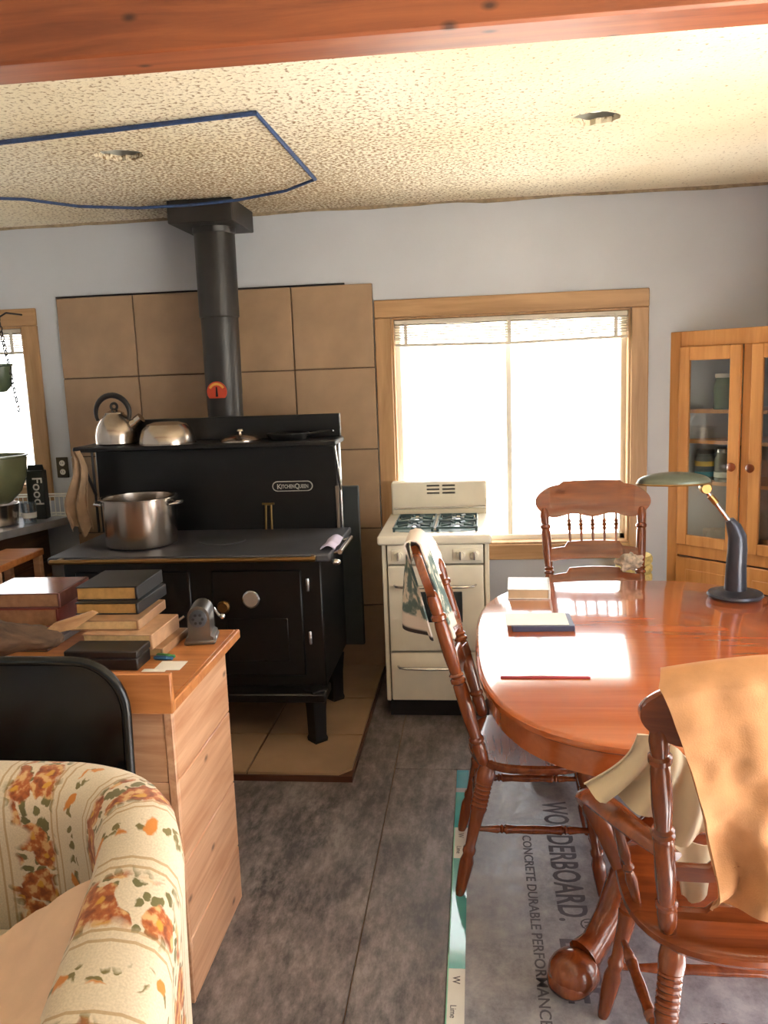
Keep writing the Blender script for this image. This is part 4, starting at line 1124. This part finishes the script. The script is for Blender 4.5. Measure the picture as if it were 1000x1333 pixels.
# ================================================================== WORK COUNTER (books) WITH PLANKED END
DX1, DZ = -.778, .88
ds = thing('work_counter', 'pine counter cabinet with plank side and raised front lip, holding books', 'counter', (-1.5, 2.2, 0))
obj('counter_top', MB().box((-2.2, 1.935, DZ - .025), (DX1, 2.53, DZ), .003), M_DESK, ds)
obj('edge_band', MB().box((DX1 - .001, 1.935, DZ - .028), (DX1 + .014, 2.53, DZ + .001), .003), M_DESK, ds)
obj('front_lip', MB().box((-2.2, 1.918, DZ - .028), (DX1 + .014, 1.937, .957), .003), M_DESK, ds)
zs = [.0, .185, .405, .640, DZ - .026]
for a, b in zip(zs[:-1], zs[1:]):
    obj('plank', MB().box((-.812, 1.985, a + .0015), (-.790, 2.445, b - .0015), .003), M_PINE, ds)
for a, b in zip(zs[:-1], zs[1:]):
    obj('front_plank', MB().box((-2.15, 1.975, a + .001), (-.812, 1.992, b - .001), .002), M_PINEX, ds)
obj('corner_board', MB().box((-.812, 1.972, .0), (-.790, 1.986, DZ - .026), .002), M_PINE, ds)
obj('back_panel', MB().box((-2.15, 2.43, 0), (-.812, 2.445, DZ - .026)), M_PINEX, ds, 0)
obj('far_side', MB().box((-2.15, 1.99, 0), (-2.13, 2.43, DZ - .026)), M_PINEX, ds, 0)
obj('wall_cleat', MB().box((-1.3, 1.995, .0), (-.83, 2.42, .03)), M_PINEX, ds, 0)

CBLK = CV('cover_black', (26, 25, 26), .4)
TAN = CV('cover_tan', (160, 122, 88), .55)
TAN2 = CV('cover_pale_tan', (186, 146, 112), .55)
z = DZ
gB = 'books in the stack beside the sharpener'
B = [('hardcover_book', 'lowest wide tan hardcover of the stack by the pencil sharpener', -1.035, 2.37, .235, .20, .026, TAN, M_PAGES, -.03),
     ('hardcover_book', 'thick pale tan hardcover under the black-bound books', -1.048, 2.36, .21, .21, .045, TAN2, M_PAGES, -.02),
     ('hardcover_book', 'tan hardcover directly beneath the two black books', -1.105, 2.41, .205, .23, .030, TAN, M_PAGES, .02),
     ('bible', 'second black leather book from the top with gilt page edges', -1.122, 2.475, .195, .235, .036, CBLK, plain('gilt', (176, 132, 74), .6, var=.2, scale=40), .0),
     ('bible', 'topmost black leather book of the stack with gilt page edges', -1.135, 2.50, .190, .225, .042, CBLK, plain('gilt', (176, 132, 74), .6), .03)]
for nm, lab, x, y, w_, d_, h_, cv, pg, r in B:
    book(nm, lab, (x, y, z), r, w_, d_, h_, cv, pg); z += h_
z = DZ
A = [('hardcover_book', 'grey-brown flat volume at the bottom of the reddish book stack', -1.43, 2.43, .27, .24, .020, CV('cover_taupe', (112, 92, 78)), -.02),
     ('hardcover_book', 'thin dark volume under the red hardcover', -1.43, 2.44, .27, .24, .018, CV('cover_umber', (86, 66, 56)), .05),
     ('hardcover_book', 'thin tan volume beneath the red hardcover', -1.435, 2.45, .26, .23, .014, TAN, .0),
     ('hardcover_book', 'thick red cloth hardcover in the middle of its stack', -1.435, 2.49, .27, .20, .058, CV('cover_red', (128, 52, 40)), .02),
     ('hardcover_book', 'maroon glossy hardcover on top of the reddish stack', -1.425, 2.51, .255, .215, .046, CV('cover_maroon', (112, 74, 70), .12), .03)]
for nm, lab, x, y, w_, d_, h_, cv, r in A:
    book(nm, lab, (x, y, z), r, w_, d_, h_, cv, plain('pages_brown', (150, 108, 76), .8, var=.2, scale=40)); z += h_
cs = thing('black_case', 'shallow black hinged case lying in front of the tan books', 'case', (-1.052, 2.196, DZ), .0)
obj('case_base', MB().box((-.105, -.045, 0), (.105, .05, .034), .003), CBLK, cs)
obj('case_lid', MB().box((-.107, -.047, .0355), (.107, .052, .056), .003), CBLK, cs)
# weathered driftwood lying across
def drift(u, v):
    ax = Vector((-1.62, 2.09, .988)).lerp(Vector((-1.185, 2.215, .990)), u)
    ax.z += .012 * math.sin(u * 5); ax.y += .02 * math.sin(u * 4)
    r = (.078 * (1 - u) ** .5 + .014) * (1 + .35 * fbm((u * 4, math.cos(2 * PI * v) * 1.2, math.sin(2 * PI * v) * 1.2)))
    zz = r * math.sin(2 * PI * v) * .75
    return (ax.x, ax.y + r * math.cos(2 * PI * v) * .9, max(ax.z - .02 + zz, DZ - .0005))
mb = MB(); R = [[drift(i / 30, k / 14) for k in range(14)] for i in range(31)]; mb.rings(R)
single('driftwood', mb, wood('driftwood', (104, 80, 60), (52, 38, 28), 'x', .85, bmp=1.0), (-1.4, 2.2, .905), 'weathered grey-brown driftwood piece lying across the counter', 'driftwood')
mb = MB()
mb.extr([(0, 0), (.10, .02), (.165, .075), (.15, .085), (.05, .05)], lambda a, b: (-1.255 + a, 2.19 + .25 * a, .965 + b * .75), (0, .012, 0))
single('wood_slab', mb, wood('slab_wood', (196, 156, 112), (150, 110, 74), 'x', .6), (-1.18, 2.22, .95), 'split pale wood slab pointing up from the driftwood', 'wood piece')
single('note_paper', MB().box((-.905, 2.155, DZ + .0005), (-.83, 2.225, DZ + .002)), M_PAPER, (-.865, 2.19, DZ + .0005), 'small white note paper on the counter by the case', 'paper', smooth=0)
single('note_paper', MB().box((-.935, 2.115, DZ + .0), (-.868, 2.165, DZ + .0008)), M_PAPER, (-.9, 2.14, DZ), 'second white slip half under the note paper', 'paper', smooth=0)
for nm, c, ya, yb_, lab in (('pen', (44, 96, 140), 2.240, 2.233, 'blue pen lying beside the black case'), ('marker', (70, 136, 76), 2.262, 2.252, 'green marker lying beside the black case')):
    single(nm, MB().lathe((-.936, ya, DZ + .007), (-.876, yb_, DZ + .007), [(0, .003), (.08, .0065), (.7, .0065), (.72, .005), (.95, .005), (1, .002)], 10), plain(nm + '_col', c, .4), (-.91, ya, DZ), lab, 'pen')
# pencil sharpener
ps = thing('pencil_sharpener', 'vintage metal pencil sharpener at the counter end', 'sharpener', (-.852, 2.42, DZ), .18)
M_SH = plain('sharpener_metal', (118, 116, 112), .3, .85, var=.15)
prof = [(-.036, .0), (.036, .0)]
arch = [(-.042, .0), (-.042, .02), (-.033, .026), (-.033, .085)] + [(-.033 * math.cos(a * PI / 10), .085 + .034 * math.sin(a * PI / 10)) for a in range(1, 10)] + [(.033, .085), (.033, .026), (.042, .02), (.042, 0)]
obj('body', MB().extr(arch, lambda a, b: (a, -.045, b), (0, .10, 0)), M_SH, ps)
obj('foot', MB().box((-.047, -.05, 0), (.047, .06, .013), .004), M_SH, ps)
pd = obj('guide_dial', MB().lathe((0, -.044, .082), (0, -.054, .082), [(0, .027), (.7, .027), (1, .023)], 20), M_IRON, ps)
for a in range(6):
    t = a * PI / 3; obj('guide_hole', MB().lathe((.014 * math.cos(t), -.0535, .082 + .014 * math.sin(t)), (.014 * math.cos(t), -.0552, .082 + .014 * math.sin(t)), [(0, .0045), (1, .0045)], 10), M_DARK, pd)  # dark discs paint the shade inside the pencil holes
obj('crank', MB().tube([(.03, .055, .08), (.03, .075, .08), (.045, .078, .055), (.052, .078, .05)], .005, 8).ball((.056, .078, .05), .009, 10, 6), M_CHROME, ps)

# ================================================================== FOLDED FOLDING CHAIR
fc = thing('folding_chair', 'black metal folding chair, folded and leaning on the counter', 'chair', (-1.1, 1.84, 0))
FX0, FX1, FT = -1.325, -.868, 1.0
fy = lambda z: 1.835 + .055 * z
fr = [(FX1, 0), (FX1, .80)] + [(FX1 - .13 + .13 * math.cos(a * PI / 16), .87 + .13 * math.sin(a * PI / 16)) for a in range(0, 9)]
fr2 = fr + [(FX0 + FX1 - x, zz) for x, zz in reversed(fr)]
M_FC = plain('black_gloss_paint', (16, 17, 17), .25, var=.2)
obj('frame', MB().tube([(x, fy(zz), zz) for x, zz in fr2], .0125, 10), M_FC, fc)
def panel(z0, z1, nm, bow):
    def fn(u, v):
        zz = z0 + (z1 - z0) * v
        ins = .012
        if zz > .87: ins = .13 - math.sqrt(max(0, .13 ** 2 - (min(zz - .87, .129)) ** 2)) + .008
        x0, x1 = FX0 + ins, FX1 - ins
        return (x0 + (x1 - x0) * u, fy(zz) - .004 + bow * math.sin(PI * u), zz)
    return obj(nm, MB().grid(16, 12, fn, .008), M_FC, fc, 60)
panel(.71, .995, 'backrest', .012); panel(.26, .66, 'seat', -.01)
obj('cross_bar', MB().tube([(FX0, fy(.2) - .02, .2), (FX1, fy(.2) - .02, .2)], .009), M_FC, fc)
for xx in (FX0 + .03, FX1 - .03):
    obj('rear_leg', MB().tube([(xx, fy(0) - .028, .01), (xx, fy(.74) - .02, .74)], .010), M_FC, fc)

# ================================================================== FLORAL TUB ARMCHAIR
ac = thing('floral_armchair', 'cream tub armchair with rust floral upholstery', 'armchair', (-1.05, 1.2, 0))
AX1, AX0, ACY, AR, AYF = -.682, -1.44, 1.42, .27, .70
path = [(AX1, AYF + (ACY - AYF) * i / 20) for i in range(20)]
path += [(AX1 - AR + AR * math.cos(a * PI / 24), ACY + AR * math.sin(a * PI / 24)) for a in range(13)]
path += [(AX1 - AR + (AX0 - AX1 + 2 * AR) * i / 8, ACY + AR) for i in range(1, 8)]
path += [(AX0 + AR + AR * math.cos(PI / 2 + a * PI / 24), ACY + AR * math.sin(PI / 2 + a * PI / 24)) for a in range(13)]
path += [(AX0, ACY - (ACY - AYF) * i / 20) for i in range(1, 21)]
sec = [(a * .8, b) for a, b in [(.088, .05), (.090, .20), (.094, .40), (.098, .58), (.102, .68), (.105, .735), (.098, .775), (.078, .802), (.045, .818), (0, .823), (-.045, .816), (-.08, .797), (-.10, .765), (-.104, .72), (-.098, .64), (-.095, .52), (-.095, .36)]]
bm = bmesh.new(); uvl = bm.loops.layers.uv.new('UVMap')
sl = [0]
for a, b in zip(sec[:-1], sec[1:]): sl.append(sl[-1] + math.hypot(b[0] - a[0], b[1] - a[1]))
pv = [0]
for a, b in zip(path[:-1], path[1:]): pv.append(pv[-1] + math.hypot(b[0] - a[0], b[1] - a[1]))
G = []
for i, p in enumerate(path):
    a, b = path[max(i - 1, 0)], path[min(i + 1, len(path) - 1)]
    tx, ty = b[0] - a[0], b[1] - a[1]; L_ = math.hypot(tx, ty); nx, ny = ty / L_, -tx / L_
    f_ = max(0.0, min(1.7, (1.52 - p[1]) / .38)); out = 1 if p[0] > (AX0 + AX1) / 2 else -1
    th_ = 1 + .32 * f_
    G.append([bm.verts.new((p[0] + out * .055 * f_ + nx * s_[0] * th_, p[1] + ny * s_[0] * th_, s_[1] * (1 - .175 * f_) if s_[1] > .3 else s_[1])) for s_ in sec])
for i in range(len(path) - 1):
    for j in range(len(sec) - 1):
        f = bm.faces.new((G[i][j], G[i + 1][j], G[i + 1][j + 1], G[i][j + 1]))
        for lp, (ii, jj) in zip(f.loops, ((i, j), (i + 1, j), (i + 1, j + 1), (i, j + 1))): lp[uvl].uv = (sl[jj], pv[ii])
for row in (G[0], G[-1]):
    f = bm.faces.new(row)
    for lp, s_ in zip(f.loops, sec): lp[uvl].uv = (s_[0], s_[1] * .3)
obj('back_and_arms', bm, MATS['floral'], ac, 60)
obj('seat_base', MB().box((AX0 + .08, AYF, .08), (AX1 - .08, ACY + .18, .36), .01), plain('base_cloth', (216, 198, 168), .9), ac)
obj('seat_cushion', MB().box((AX0 + .085, AYF - .02, .35), (AX1 - .085, ACY + .165, .51), .04, 4), MATS['floral'], ac)
for lx in (AX0 + .02, AX1 - .02):
    for ly in (AYF + .06, ACY + .12): obj('foot', MB().lathe((lx, ly, 0), (lx, ly, .06), [(0, .018), (1, .028)], 10), M_CHAIR, ac)
def thr(u, v):
    x = AX0 + .085 + (AX1 - AX0 - .165) * u; y = AYF - .02 + (ACY + .045 - AYF) * v
    e = max(0, (u - .55) / .45); f_ = max(0, min(1.7, (1.52 - y) / .38)); x += .0307 * f_ * max(0, u - .6) / .4 + .009 * (2 * u - 1)
    z = .535 + (.03 + .13 * v) * e ** 1.5 + .04 * max(0, v - .75) * 4 + .035 * fbm((u * 3.5, v * 3, 1)) + .010 * math.sin(u * 17 + v * 6)
    z -= .07 * (1 - v) * max(0, (u - .8) / .2)
    return (x, y, max(z, .517))
single('throw_blanket', MB().grid(26, 24, thr, .006), plain('blanket_pink', (222, 188, 160), .95, var=.06), (-1.05, 1.1, .52), 'plain pale pink throw spread over the floral armchair seat', 'blanket', smooth=80)
